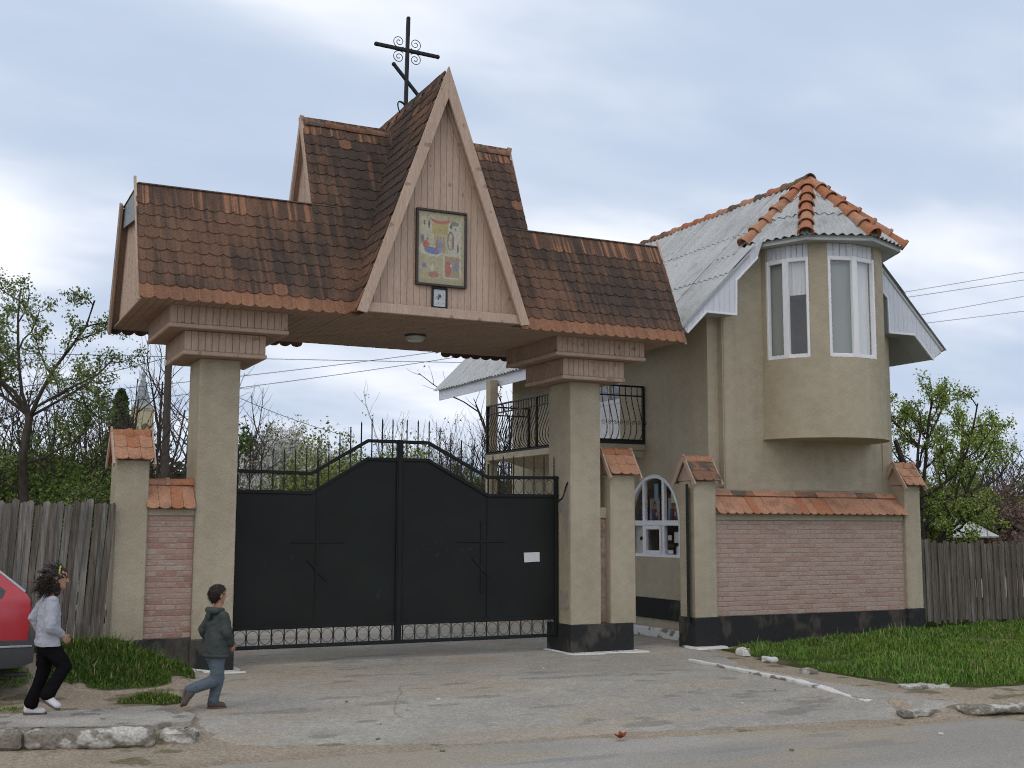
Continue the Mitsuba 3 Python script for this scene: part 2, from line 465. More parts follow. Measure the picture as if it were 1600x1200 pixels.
MATS = {
    'stucco': bump({'type': 'diffuse', 'reflectance': mikit.proc(m_stucco)}, m_stucco_h, 0.0035),
    'plinth_paint': diffuse(m_plinth), 'mortar': diffuse(m_mortar),
    'brick_pale': diffuse(brick_fn((0.40, 0.275, 0.225), (0.46, 0.335, 0.28), 0.50)),
    'brick_pink': diffuse(brick_fn((0.365, 0.235, 0.19), (0.42, 0.285, 0.235), 0.53)),
    'brick_red': diffuse(brick_fn((0.32, 0.18, 0.14), (0.38, 0.23, 0.185), 0.60)),
    'tile_dark': diffuse(tile_fn((0.172, 0.102, 0.071), (0.072, 0.057, 0.049), (0.24, 0.128, 0.083))),
    'tile_brown': diffuse(tile_fn((0.190, 0.111, 0.076), (0.085, 0.065, 0.054), (0.25, 0.135, 0.086))),
    'tile_rust': diffuse(tile_fn((0.31, 0.16, 0.098), (0.21, 0.115, 0.078), (0.36, 0.19, 0.118))),
    'tile_streaked': diffuse(m_streaked),
    'clay': diffuse(clay_fn((0.41, 0.205, 0.125), (0.50, 0.285, 0.19), 0.35)),
    'clay_old': diffuse(clay_fn((0.22, 0.125, 0.088), (0.32, 0.175, 0.115), 0.95)),
    'clay_red': diffuse(clay_fn((0.38, 0.155, 0.085), (0.46, 0.215, 0.125), 0.22)),
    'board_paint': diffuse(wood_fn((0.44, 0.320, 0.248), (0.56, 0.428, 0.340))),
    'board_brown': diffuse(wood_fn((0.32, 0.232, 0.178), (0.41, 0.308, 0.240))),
    'fence_wood': diffuse(fence_fn((0.13, 0.122, 0.108), (0.235, 0.222, 0.20))), 'fence_pale': diffuse(fence_fn((0.19, 0.178, 0.155), (0.31, 0.292, 0.26))), 'fence_brown': diffuse(fence_fn((0.095, 0.082, 0.068), (0.185, 0.16, 0.138))),
    'sheet_grey': diffuse(m_sheet),
    'sheet_metal': plain((0.16, 0.185, 0.185), 0.5, 0.5, 0.2), 'sheet_rust': plain((0.17, 0.125, 0.10)),
    'gate_paint': {'type': 'twosided', 'bsdf': {'type': 'principled', 'base_color': mikit.proc(m_gate), 'roughness': 0.52, 'specular': 0.2}},
    'iron': plain((0.016, 0.016, 0.017), 0.5, 0.3),
    'iron_grey': plain((0.055, 0.058, 0.06), 0.45, 0.5),
    'drive': bump({'type': 'diffuse', 'reflectance': mikit.proc(m_drive)}, lambda p, n, uv: noise(p.x * 60, p.y * 60) + fbm(p.x * 5, p.y * 5) * 3, 0.004, 4e-3),
    'asphalt': bump({'type': 'diffuse', 'reflectance': mikit.proc(m_road)}, lambda p, n, uv: noise(p.x * 80, p.y * 80) + fbm(p.x * 6, p.y * 6) * 2, 0.005, 4e-3),
    'dirt': diffuse(m_dirt), 'turf': diffuse(m_turf), 'concrete': diffuse(m_concrete), 'whitewash': diffuse(m_whitewash), 'kerb_stone': diffuse(m_kerb),
    'bark': diffuse(m_bark),
    'pvc': plain((0.74, 0.75, 0.77), 0.35, 0.5), 'pvc_board': plain((0.60, 0.63, 0.68), 0.4, 0.5), 'soffit_grey': plain((0.42, 0.43, 0.43)),
    'glass': {'type': 'thindielectric', 'int_ior': 1.5},
    'room_white': plain((0.62, 0.62, 0.58)), 'room_dark': plain((0.05, 0.035, 0.028)), 'shelf_wood': plain((0.14, 0.055, 0.035)),
    'curtain': plain((0.66, 0.69, 0.70)), 'blind': plain((0.31, 0.34, 0.32)), 'blue_grey': plain((0.22, 0.27, 0.34)), 'black': plain((0.012, 0.012, 0.013)),
    'painting': diffuse(m_painting), 'icon': diffuse(m_icon), 'silver_icon': diffuse(m_silver), 'printed': diffuse(m_text),
    'frame_dark': plain((0.035, 0.024, 0.020), 0.4, 0.5), 'paper_cream': plain((0.55, 0.58, 0.42)), 'paper_blue': plain((0.20, 0.34, 0.42)), 'paper': plain((0.66, 0.67, 0.68)),
    'vertex': {'type': 'twosided', 'bsdf': {'type': 'diffuse', 'reflectance': {'type': 'mesh_attribute', 'name': 'vertex_color'}}},
    'car_red': {'type': 'twosided', 'bsdf': {'type': 'principled', 'base_color': rgb((0.40, 0.018, 0.028)), 'roughness': 0.25, 'specular': 0.5, 'clearcoat': 0.8, 'clearcoat_gloss': 0.9}},
    'car_plastic': plain((0.045, 0.047, 0.050), 0.5, 0.5), 'rubber': plain((0.02, 0.02, 0.02), 0.7, 0.3), 'alloy': plain((0.45, 0.46, 0.47), 0.35, 0.5, 0.8),
    'car_glass': plain((0.03, 0.034, 0.036), 0.08, 0.6),
    'lamp_glass': plain((0.40, 0.46, 0.42), 0.15, 0.5),
    'jeans': diffuse(m_jeans), 'hoodie': diffuse(m_cloth((0.046, 0.055, 0.053), (0.080, 0.090, 0.086))), 'sweater': diffuse(m_cloth((0.34, 0.35, 0.40), (0.43, 0.44, 0.49))),
    'trousers': plain((0.010, 0.010, 0.011)), 'hair_brown': plain((0.022, 0.014, 0.011), 0.5, 0.4), 'hair_short': plain((0.028, 0.018, 0.015), 0.6, 0.3), 'band': plain((0.48, 0.60, 0.12)),
    'shoe_white': plain((0.58, 0.58, 0.60), 0.5, 0.4), 'shoe_brown': plain((0.085, 0.062, 0.055), 0.6, 0.3), 'sole': plain((0.12, 0.095, 0.085)),
    'spire': plain((0.27, 0.31, 0.33), 0.5, 0.4), 'church_wall': plain((0.50, 0.45, 0.30)), 'pole_wood': plain((0.10, 0.085, 0.072)), 'wire': plain((0.05, 0.05, 0.052)),
    'leaf_red': plain((0.24, 0.07, 0.035)), 'litter': plain((0.62, 0.62, 0.60)), 'slate': plain((0.30, 0.33, 0.36)),
}
for k, v in MATS.items():
    scene['mat_' + k] = v

# ---------------------------------------------------------------- the setting: ground, road, driveway, pavement, lawn


def sheet(poly, off, size=0.3, wav=0.0, seed=0):
    """A sheet that follows the ground, off metres above it; wav ruffles its outline."""
    ring = np.array(sg.Polygon(poly).segmentize(0.12 if wav else 0.6).exterior.coords)[:-1]
    if wav:
        n = np.stack([meshkit.fbm(np.c_[ring * 1.7, ring[:, :1] * 0 + s], 3, seed + s) - 0.5 for s in (0, 1)], 1)
        ring = ring + n * 2 * wav
    P = sg.Polygon(ring).buffer(0)
    x0, y0, x1, y1 = P.bounds
    near = (max(x0, -14), max(y0, -20), min(x1, 21), min(y1, 17))
    gx, gy = np.meshgrid(np.arange(near[0], near[2], size), np.arange(near[1], near[3], size))
    g = np.c_[gx.ravel() + (np.arange(gx.size) % 7) * 0.003, gy.ravel() + (np.arange(gx.size) % 5) * 0.003]
    v = np.vstack([ring, g[shapely.contains_xy(P.buffer(-0.3 * size), g[:, 0], g[:, 1])]])
    f = Delaunay(v).simplices
    c = v[f].mean(1)
    f = f[shapely.contains_xy(P, c[:, 0], c[:, 1])]
    v = np.c_[v, gz(v[:, 0], v[:, 1]) + off]
    v[:len(ring), 2] -= 0.03  # the rim dips into the earth
    m = trimesh.Trimesh(v, f, process=False)
    m.faces[m.face_normals[:, 2] < 0] = m.faces[m.face_normals[:, 2] < 0][:, ::-1]
    return trimesh.Trimesh(m.vertices, m.faces, process=False)


ax = np.concatenate([[-900, -400, -200, -100, -60, -40, -25, -18], np.arange(-13, 20.01, 0.2), [23, 28, 36, 50, 80, 140, 250, 450, 900]])
ay = np.concatenate([[-900, -400, -200, -100, -60, -40, -30, -23], np.arange(-18, 6.01, 0.2), [8, 11, 15, 20, 28, 40, 60, 90, 140, 250, 450, 900]])
X, Y = np.meshgrid(ax, ay, indexing='ij')
i, j = np.meshgrid(np.arange(len(ax) - 1), np.arange(len(ay) - 1), indexing='ij')
q = np.stack([i * len(ay) + j, (i + 1) * len(ay) + j, (i + 1) * len(ay) + j + 1, i * len(ay) + j + 1], -1).reshape(-1, 4)
tag(add('ground', trimesh.Trimesh(np.stack([X.ravel(), Y.ravel(), gz(X, Y).ravel() - 0.012], 1), np.vstack([q[:, [0, 1, 2]], q[:, [0, 2, 3]]]), process=False), 'dirt', smooth=True),
    'bare brown earth with thin grass', kind='structure')
rx = np.linspace(-60, 60, 241)
road = [(x, road_edge(x) - 0.12) for x in rx if -12 <= x <= 12]
road = [(-60, road_edge(-12) + 7)] + road + [(60, road_edge(12) - 7), (60, -33), (-60, -17)]
tag(add('road', sheet(road, 0.002, 0.4, 0.10, 3), 'asphalt', smooth=True), 'worn grey asphalt road with sandy edges', kind='structure')
tag(add('driveway', sheet([(-1.12, 16), (-0.98, 1.5), (-1.05, -0.4), (-1.35, -1.6), (-1.55, -2.5), (-1.62, -3.3), (-1.45, -4.3), (0.5, -5.0), (3, -5.3), (5.9, -5.75), (5.85, -4.6), (5.7, -3.5), (5.75, -2.4), (6.15, -1.4), (6.6, -0.35), (6.4, 0.2), (6.9, 0.9), (6.9, 9), (5.6, 16)], 0.006, 0.3, 0.06, 7), 'drive', smooth=True),
    'patched concrete driveway running through the gate', kind='structure')
tag(add('pavement', [prism([(-7.2, -0.95), (-7.2, -1.75), (-3.4, -3.22), (-1.98, -3.70), (-1.62, -3.62), (-1.5, -3.25), (-1.72, -2.55), (-3.2, -2.50), (-5, -1.85)], -0.12, 0.012, 'z')], 'concrete'), 'narrow concrete footpath along the road', kind='structure')
tag(add('lawn', sheet([(6.62, -0.25), (6.32, -1.6), (6.08, -2.9), (6.15, -3.8), (6.3, -4.75), (7.6, -5.1), (10, -5.2), (20, -6), (20, 5), (11.2, 5), (10.9, -0.05), (6.75, -0.05)], 0.004, 0.3, 0.1, 9), 'turf', smooth=True), 'grassy bank in front of the brick wall', kind='structure')


def grass(poly, n, hmin, hmax, seed, keep=None, rim=0.35, tone=1.0):
    rng = np.random.default_rng(seed)
    P = sg.Polygon(poly)
    x0, y0, x1, y1 = P.bounds
    pts = np.c_[rng.uniform(x0, x1, 3 * n), rng.uniform(y0, y1, 3 * n)]
    pts = pts[shapely.contains_xy(P, pts[:, 0], pts[:, 1])]
    d = meshkit.fbm(np.c_[pts * 1.3, pts[:, :1] * 0], 4, seed)
    edge = shapely.distance(P.exterior, shapely.points(pts))
    d = d - 0.35 * np.clip(1 - edge / rim, 0, 1) * (0.4 + 1.2 * meshkit.fbm(np.c_[pts * 3.1, pts[:, :1] * 0], 3, seed + 1))
    pts, d = pts[d > (keep or 0.0)], d[d > (keep or 0.0)]
    pts, d = pts[:n], d[:n]
    low = S((d - (keep or 0.0)) / 0.16)
    k = len(pts)
    a = rng.uniform(0, 2 * PI, k)
    h = rng.uniform(hmin, hmax, k) * (0.55 + 0.9 * d) * (0.3 + 0.7 * low)
    h = h * np.where(rng.random(k) < 0.04, 1.8, 1.0)
    w = rng.uniform(0.004, 0.009, k)
    side, lean = np.stack([np.cos(a), np.sin(a), a * 0], 1), np.stack([-np.sin(a), np.cos(a), a * 0], 1)
    lean = lean * (h * rng.uniform(0.1, 0.8, k))[:, None]
    b = np.c_[pts, gz(pts[:, 0], pts[:, 1])]
    up = np.array([0, 0, 1.0]) * h[:, None]
    v = np.stack([b - side * w[:, None], b + side * w[:, None], b + side * w[:, None] * 0.8 + up * 0.6 + lean * 0.35, b - side * w[:, None] * 0.8 + up * 0.6 + lean * 0.35, b + up + lean], 1)
    o = np.arange(k)[:, None] * 5
    f = np.stack([o + [0, 1, 2], o + [0, 2, 3], o + [3, 2, 4]], 1).reshape(-1, 3)
    patch = meshkit.fbm(np.c_[pts * 0.8, pts[:, :1] * 0 + 5], 3, seed + 2)[:, None]
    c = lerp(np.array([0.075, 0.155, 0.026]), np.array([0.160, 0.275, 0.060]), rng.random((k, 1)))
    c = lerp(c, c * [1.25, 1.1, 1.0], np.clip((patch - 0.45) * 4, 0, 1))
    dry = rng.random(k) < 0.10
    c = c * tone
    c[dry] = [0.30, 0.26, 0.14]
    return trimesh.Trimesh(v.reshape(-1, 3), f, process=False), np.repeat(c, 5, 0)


def grass_thing(label, *a, **k):
    m, c = grass(*a, **k)
    tag(add('grass', m, 'vertex', color=c), label, 'grass', kind='stuff')


grass_thing('bright green grass growing on the bank before the brick wall', [(6.66, -0.2), (6.34, -1.6), (6.05, -2.95), (6.12, -3.8), (6.3, -4.7), (7.6, -5.0), (15, -5.4), (15, 1.2), (11.0, 0.3), (10.9, -0.08), (6.8, -0.1)], 85000, 0.04, 0.115, 21, keep=0.33)
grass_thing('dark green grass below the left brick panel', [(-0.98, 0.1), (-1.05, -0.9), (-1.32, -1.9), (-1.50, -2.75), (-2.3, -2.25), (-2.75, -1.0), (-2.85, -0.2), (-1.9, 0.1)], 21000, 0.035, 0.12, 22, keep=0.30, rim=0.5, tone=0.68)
grass_thing('sparse weeds on the earth behind the footpath', [(-1.55, -2.45), (-3.2, -2.5), (-5, -1.8), (-5, -0.4), (-2.7, -0.3), (-2.2, -1.9)], 5200, 0.03, 0.09, 23, keep=0.56)

# ---------------------------------------------------------------- the gateway
xL, xR, yf, yb, ins, ze, zt = -1.83, 5.77, -0.825, 1.80, 0.70, 4.43, 5.96
ym, zr, xl2, xr2, xc, gw, yg, za = 0.4875, 7.284, 0.40, 3.57, 1.92, 1.168, -1.09, 7.715
GATEWAY = thing('gateway', 'tall gateway of two beige pillars carrying a brown tiled roof with a pointed central gable', 'gateway')

rng = random.Random(4)


def boards_x(parent, mat, xa, xb, z0, z1, y0, y1, pitch, name='board', top=None, side=None):
    """Upright boards side by side along x (or along y with side=True, then y0, y1 is the x range)."""
    n = max(1, round((xb - xa) / pitch))
    w = (xb - xa) / n
    for k in range(n):
        a, b = xa + k * w + 0.0025, xa + (k + 1) * w - 0.0025
        dz = rng.uniform(-0.002, 0.002)
        if top is None:
            m = box(a, b, y0 + dz, y1 + dz, z0, z1, 0.004) if not side else box(y0 + dz, y1 + dz, a, b, z0, z1, 0.004)
        else:
            pts = [(a, z0), (b, z0), (b, top(b)), (a, top(a))]
            c = (a + b) / 2
            if top(c) > max(top(a), top(b)) + 1e-6:
                pts.insert(3, (c, top(c)))
            if min(top(a), top(b)) <= z0 + 0.01:
                if max(top(a), top(b)) <= z0 + 0.03:
                    continue
                pts = [(a, z0), (b, z0), (b, max(top(b), z0 + 0.004)), (a, max(top(a), z0 + 0.004))]
            m = prism(pts, y0 + dz, y1 + dz, 'x' if side else 'y')
        add(name, m, mat, parent)


def skirt(x0, x1, y0, y1, z, seed, wide=0.12):
    """A lump of lime mortar round the foot of a pillar."""
    ring = np.array(sg.box(x0 - wide * 0.5, y0 - wide, x1 + wide * 0.5, y1 + wide * 0.3).buffer(0.05).segmentize(0.05).exterior.coords)[:-1]
    ring = ring + (meshkit.noise(np.c_[ring * 6, ring[:, :1] * 0 + seed], seed) - 0.35)[:, None] * unit([0.3, -1]) * wide * 1.2
    m = trimesh.creation.extrude_polygon(sg.Polygon(ring).buffer(0), 0.05, engine='earcut')
    v = m.vertices.copy()
    mid = np.array([(x0 + x1) / 2, (y0 + y1) / 2])
    top = v[:, 2] > 0.02
    v[top, :2] = mid + (v[top, :2] - mid) * 0.90
    v[:, 2] += gz(v[:, 0], v[:, 1]) - 0.03
    return trimesh.Trimesh(v, m.faces, process=False)


lx0, lx1, rx0, rx1 = -0.938, -0.436, 4.331, 4.829
for a, b, zg in ((lx0, lx1, 0.16), (rx0, rx1, 0.0)):
    col = add('column', box(a, b, 0, 0.675, 0.39, 3.87, 0.012), 'stucco', GATEWAY)
    add('plinth', box(a - 0.02, b + (0.02 if a < 0 else 0.525), -0.03, 0.70, zg - 0.2, 0.405, 0.012), 'plinth_paint', col)
    add('mortar_skirt', skirt(a, b + (0 if a < 0 else 0.53), -0.03, 0.7, zg, 3 if a < 0 else 5, 0.17), 'whitewash', col)
    cap = add('capital', [box(a - 0.235, b + 0.235, -0.235, 0.91, 3.868, 4.17), box(a - 0.453, b + 0.453, -0.453, 1.128, 4.166, 4.425)], 'board_brown', GATEWAY)
    for t, z0, z1 in ((0.255, 3.866, 4.161), (0.473, 4.161, 4.431)):
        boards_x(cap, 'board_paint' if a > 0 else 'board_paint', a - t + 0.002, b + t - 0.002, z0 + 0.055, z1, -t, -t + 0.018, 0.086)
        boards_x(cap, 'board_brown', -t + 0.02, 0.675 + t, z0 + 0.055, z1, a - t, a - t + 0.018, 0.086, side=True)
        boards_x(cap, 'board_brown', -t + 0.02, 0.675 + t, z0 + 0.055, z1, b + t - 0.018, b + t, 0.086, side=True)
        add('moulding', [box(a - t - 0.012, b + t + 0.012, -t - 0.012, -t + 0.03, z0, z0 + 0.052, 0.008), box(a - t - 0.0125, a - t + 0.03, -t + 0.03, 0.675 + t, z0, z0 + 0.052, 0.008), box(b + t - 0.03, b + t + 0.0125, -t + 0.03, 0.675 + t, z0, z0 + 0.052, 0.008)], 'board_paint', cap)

# soffit: narrow boards running from front to back
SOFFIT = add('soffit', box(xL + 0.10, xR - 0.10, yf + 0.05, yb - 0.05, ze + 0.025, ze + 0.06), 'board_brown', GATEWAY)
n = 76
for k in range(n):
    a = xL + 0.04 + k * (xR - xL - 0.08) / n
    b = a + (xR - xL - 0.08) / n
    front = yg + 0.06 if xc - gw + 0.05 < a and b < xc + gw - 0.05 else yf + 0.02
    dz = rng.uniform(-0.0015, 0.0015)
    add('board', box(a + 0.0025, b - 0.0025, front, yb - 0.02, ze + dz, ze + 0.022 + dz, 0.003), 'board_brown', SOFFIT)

ROOF = add('roof', [prism([(yf + 0.03, ze + 0.07), (yb - 0.03, ze + 0.07), (yb - ins - 0.02, zt - 0.04), (yf + ins + 0.02, zt - 0.04)], xL + 0.16, xR - 0.16, 'x'),
                    prism([(yf + ins + 0.02, zt - 0.05), (yb - ins - 0.02, zt - 0.05), (ym, zr - 0.08)], xl2 + 0.14, xr2 - 0.14, 'x'),
                    prism([(xc - gw + 0.03, ze + 0.08), (xc + gw - 0.03, ze + 0.08), (xc, za - 0.10)], yg + 0.16, 2 * ym - yg - 0.16, 'y')], 'board_brown', GATEWAY)
# slabs the tiles lie on, out to the verges
Lm = math.hypot(ins, zt - ze)
ua, na = np.array([0, ins, zt - ze]) / Lm, np.array([0, -(zt - ze), ins]) / Lm
Ltot = math.hypot(ym - yf, zr - ze)
dg = np.array([gw, 0, za - ze]) / math.hypot(gw, za - ze)
add('roof_deck', [beam([(xL + xR) / 2, yf, ze + 0.01] - na * 0.025, np.array([(xL + xR) / 2, yf, ze + 0.01]) + ua * (Lm - 0.02) - na * 0.025, xR - xL - 0.03, 0.03, (1, 0, 0)),
                  beam(np.array([(xL + xR) / 2, yb, ze + 0.01]) + [0, -0.02, 0], np.array([(xL + xR) / 2, yb - ins, zt]) + [0, -0.02, -0.02], xR - xL - 0.03, 0.03, (1, 0, 0)),
                  beam(np.array([(xl2 + xr2) / 2, yf + ins, zt]) - na * 0.025, np.array([(xl2 + xr2) / 2, ym, zr]) - na * 0.03, xr2 - xl2 - 0.03, 0.03, (1, 0, 0)),
                  beam(np.array([(xl2 + xr2) / 2, yb - ins - 0.02, zt]), np.array([(xl2 + xr2) / 2, ym, zr - 0.05]), xr2 - xl2 - 0.03, 0.03, (1, 0, 0))]
    + [beam(np.array([xc - s * (gw - 0.02), ym, ze + 0.02]), np.array([xc - s * 0.02, ym, za - 0.05]), 2 * (ym - yg) - 0.10, 0.03, (0, 1, 0)) for s in (1, -1)], 'board_brown', ROOF)


def beaver(w, L, t=0.014, jag=0):
    """A flat clay tile with a rounded lower end, lower edge at y = 0, underside at z = 0."""
    r = random.Random(jag)
    d = 0.235 * w
    a = [(w / 2 * s, d * (1 - math.sqrt(1 - 0.86 * s * s)) / 0.626 + r.uniform(-0.0015, 0.0015)) for s in np.linspace(-1, 1, 11)]
    return prism(a + [(w / 2, L), (-w / 2, L)], 0, t, 'z')


TW = 0.169
tile_shapes = {}
for mk in ('tile_dark', 'tile_brown', 'tile_rust', 'tile_streaked'):
    for v in range(2):
        tile_shapes[mk, v] = ply_(beaver(TW - 0.0016, 0.30, jag=v), mk)
    tile_shapes[mk, 'top'] = ply_(beaver(TW - 0.0016, 0.335, jag=3), mk)
tile_mesh = {0: beaver(TW - 0.0016, 0.30, jag=0), 1: beaver(TW - 0.0016, 0.30, jag=1), 'top': beaver(TW - 0.0016, 0.335, jag=3)}
tiles = []


def lay(o, ex, ey, ez, mat, v=None):
    """One tile: its lower edge at o, tipped so that it rests on the course below."""
    e = rng.uniform(0.0, 0.003)
    t = math.radians(3.5 + rng.uniform(-0.5, 0.7))
    ey2 = np.asarray(ey) * math.cos(t) - np.asarray(ez) * math.sin(t)
    ez2 = np.asarray(ez) * math.cos(t) + np.asarray(ey) * math.sin(t)
    r = math.radians(rng.uniform(-0.35, 0.35))
    k = np.linalg.norm(ex)
    e1 = np.asarray(ex) / k
    ex2, ey3 = k * (e1 * math.cos(r) + ey2 * math.sin(r)), ey2 * math.cos(r) - e1 * math.sin(r)
    tiles.append((np.asarray(o) + np.asarray(ez) * (0.021 + e), ex2, ey3, ez2, mat, rng.randrange(2) if v is None else v))


EXPO = 0.1705
for row in range(19):
    s = row * EXPO
    x0, x1 = (xL, xR) if row < 9 else (xl2, xr2)
    nt = round((x1 - x0) / TW)
    for k in range(-1, nt + 1):
        x = x0 + (k + 0.5 + 0.5 * (row % 2)) * (x1 - x0) / nt
        half = x - TW / 2 < x0 - 0.03 or x + TW / 2 > x1 + 0.03
        if half:
            if not x0 < x < x1 and min(abs(x - x0), abs(x - x1)) > 0.03:
                continue
            x = min(max(x, x0 + TW / 4), x1 - TW / 4)
        p = np.array([x, yf, ze + 0.01]) + ua * (s - (0.05 if row == 0 else 0.02))
        if s > Ltot - 0.16:
            continue
        zz = p[2] + 0.10
        if abs(x - xc) < gw * (1 - (zz - ze) / (za - ze)) - 0.05:
            continue
        top = (row == 8 and not (xl2 - 0.05 < x < xr2 + 0.05)) or row == 17
        mat = 'tile_streaked' if top and rng.random() < 0.85 else 'tile_rust' if row == 0 or rng.random() < 0.012 else ('tile_brown' if rng.random() < (0.35 if x < 1.9 else 0.2) + (0.35 if row > 8 else 0) else 'tile_dark')
        lay(p, (0.5, 0, 0) if half else (1, 0, 0), ua, na, mat, 'top' if top else None)
# the two sides of the central gable
for s in (1, -1):
    u = np.array([s * dg[0], 0, dg[2]])
    nn = np.array([-s * dg[2], 0, dg[0]])
    Lg = math.hypot(gw, za - ze)
    for row in range(21):
        d = row * EXPO
        if d > Lg - 0.12:
            continue
        base = np.array([xc - s * gw, 0, ze + 0.01]) + u * (d - 0.02)
        yv = ym if base[2] > zr - 0.25 else yf + (base[2] - ze) * ins / (zt - ze)
        lim = 2 * ym - yg if base[2] > zr - 0.25 else yv + 0.22
        y = yg + 0.02 + TW / 2 + (TW / 2 if row % 2 else 0)
        while y < lim:
            lay(base + [0, y, 0], (0, -s, 0), u, nn, 'tile_rust' if row == 0 or rng.random() < 0.01 else ('tile_brown' if rng.random() < 0.6 else 'tile_dark'))
            y += TW
# back slopes
nb = np.array([0, -na[1], na[2]])
ub = np.array([0, -ua[1], ua[2]])
for row in range(18):
    x0, x1 = (xL, xR) if row < 9 else (xl2, xr2)
    nt = round((x1 - x0) / TW)
    for k in range(nt):
        x = x0 + (k + 0.5 + (0.5 if row % 2 else 0)) * (x1 - x0) / nt
        if x + TW / 2 < x1 + 0.03 and not (abs(x - xc) < gw * (1 - (row * EXPO * ua[2] + 0.1) / (za - ze)) - 0.05):
            lay(np.array([x, yb, ze + 0.01]) + ub * (row * EXPO - 0.085), (-1, 0, 0), ub, nb, 'tile_dark', 'top' if row in (8, 17) else None)
dist = [np.linalg.norm(t[0] - CAM) + (50 if t[3][1] > 0.1 or t[3][0] > 0.1 else 0) for t in tiles]
order = np.argsort(dist)
for k in order[:300]:
    o, ex, ey, ez, mat, v = tiles[k]
    put('roof_tile', tile_shapes[mat, v], M4(o, ex, ey, ez), ROOF)
for mat in ('tile_dark', 'tile_brown', 'tile_rust', 'tile_streaked'):
    ms = [moved(tile_mesh[tiles[k][5]], M4(*tiles[k][:4])) for k in order[300:] if tiles[k][4] == mat]
    add('further_tiles', ms, mat, ROOF, kind='stuff')


def barrel(L, r0, r1, lip=0.012, t=0.014, open_deg=200, n=10):
    """A half-round ridge tile along +x, wider at x = 0, with a raised collar there."""
    a = np.radians(np.linspace(90 - open_deg / 2, 90 + open_deg / 2, n))
    xs = [0, 0.05, 0.055, L]
    rs = [r0 + lip, r0 + lip, r0, r1]
    out = np.array([[[x, r * math.cos(b), r * math.sin(b)] for b in a] for x, r in zip(xs, rs)])
    inn = np.array([[[x, (r - t) * math.cos(b), (r - t) * math.sin(b)] for b in a] for x, r in zip(xs, rs)])
    V = np.concatenate([out.reshape(-1, 3), inn.reshape(-1, 3)])
    F, m = [], len(xs) * n
    for i in range(len(xs) - 1):
        for j in range(n - 1):
            c = [i * n + j, i * n + j + 1, (i + 1) * n + j + 1, (i + 1) * n + j]
            F += [[c[0], c[1], c[2]], [c[0], c[2], c[3]], [c[0] + m, c[2] + m, c[1] + m], [c[0] + m, c[3] + m, c[2] + m]]
    for j in range(n - 1):
        for i, fl in ((0, 1), (len(xs) - 1, 0)):
            c = [i * n + j, i * n + j + 1, i * n + j + 1 + m, i * n + j + m]
            c = c[::-1] if fl else c
            F += [[c[0], c[1], c[2]], [c[0], c[2], c[3]]]
    for j, fl in ((0, 0), (n - 1, 1)):
        for i in range(len(xs) - 1):
            c = [i * n + j, (i + 1) * n + j, (i + 1) * n + j + m, i * n + j + m]
            c = c[::-1] if fl else c
            F += [[c[0], c[1], c[2]], [c[0], c[2], c[3]]]
    return trimesh.Trimesh(V, F, process=False)


def barrels(parent, p0, p1, n, r0, r1, mat, name='ridge_tile', over=0.04, lip=0.012, open_deg=200):
    """n ridge tiles from p0 to p1, each lapping over the next."""
    p0, p1 = np.asarray(p0, float), np.asarray(p1, float)
    d = unit(p1 - p0)
    s = unit(np.cross([0, 0, 1], d))
    L = np.linalg.norm(p1 - p0) / n
    sh = [ply_(barrel(L + over, r0, r1, lip, open_deg=open_deg), m, smooth=40) for m in mat]
    for k in range(n):
        j = np.array([rng.uniform(-0.006, 0.006), rng.uniform(-0.006, 0.006), rng.uniform(-0.006, 0.006)])
        put(name, sh[rng.randrange(len(mat))], M4(p0 + d * L * k + j, d, s, np.cross(d, s)), parent)


barrels(ROOF, (xl2 + 0.02, ym, zr - 0.04), (xc - 0.30, ym, zr - 0.04), 4, 0.085, 0.075, ['clay_old', 'tile_rust'])
barrels(ROOF, (xr2 - 0.02, ym, zr - 0.04), (xc + 0.30, ym, zr - 0.04), 4, 0.085, 0.075, ['clay_old', 'tile_rust'])
barrels(ROOF, (xc, yg + 0.06, za - 0.125), (xc, 2 * ym - yg - 0.1, za - 0.125), 9, 0.085, 0.07, ['clay_old'])
# metal capping of the low roof, and its turned-down ends
for x0_, x1_ in ((xL + 0.03, xl2 + 0.3), (xr2 - 0.3, xR - 0.03)):
    add('capping', box(x0_, x1_, yf + ins - 0.045, yb - ins + 0.03, zt + 0.001, zt + 0.015), 'sheet_rust', ROOF)
for x in (xL + 0.035, xR - 0.047):
    add('capping', prism([(yf + ins + 0.02, zt - 0.02), (yb - ins - 0.03, zt - 0.02), (yb - ins + 0.04, zt - 0.28), (yf + ins + 0.05, zt - 0.42)], x, x + 0.012, 'x'), 'sheet_metal', ROOF)


def sloped(y0, z0, y1, z1, w, x0, x1, off=0.0):
    """A verge board in the y-z plane."""
    d = unit([y1 - y0, z1 - z0])
    nrm = np.array([-d[1], d[0]]) * (1 if d[0] < 0 else -1)
    nrm = nrm if nrm[1] < 0 else -nrm
    a, b = np.array([y0, z0]), np.array([y1, z1])
    return prism([tuple(a), tuple(b), tuple(b + nrm * w), tuple(a + nrm * w)], x0, x1, 'x')


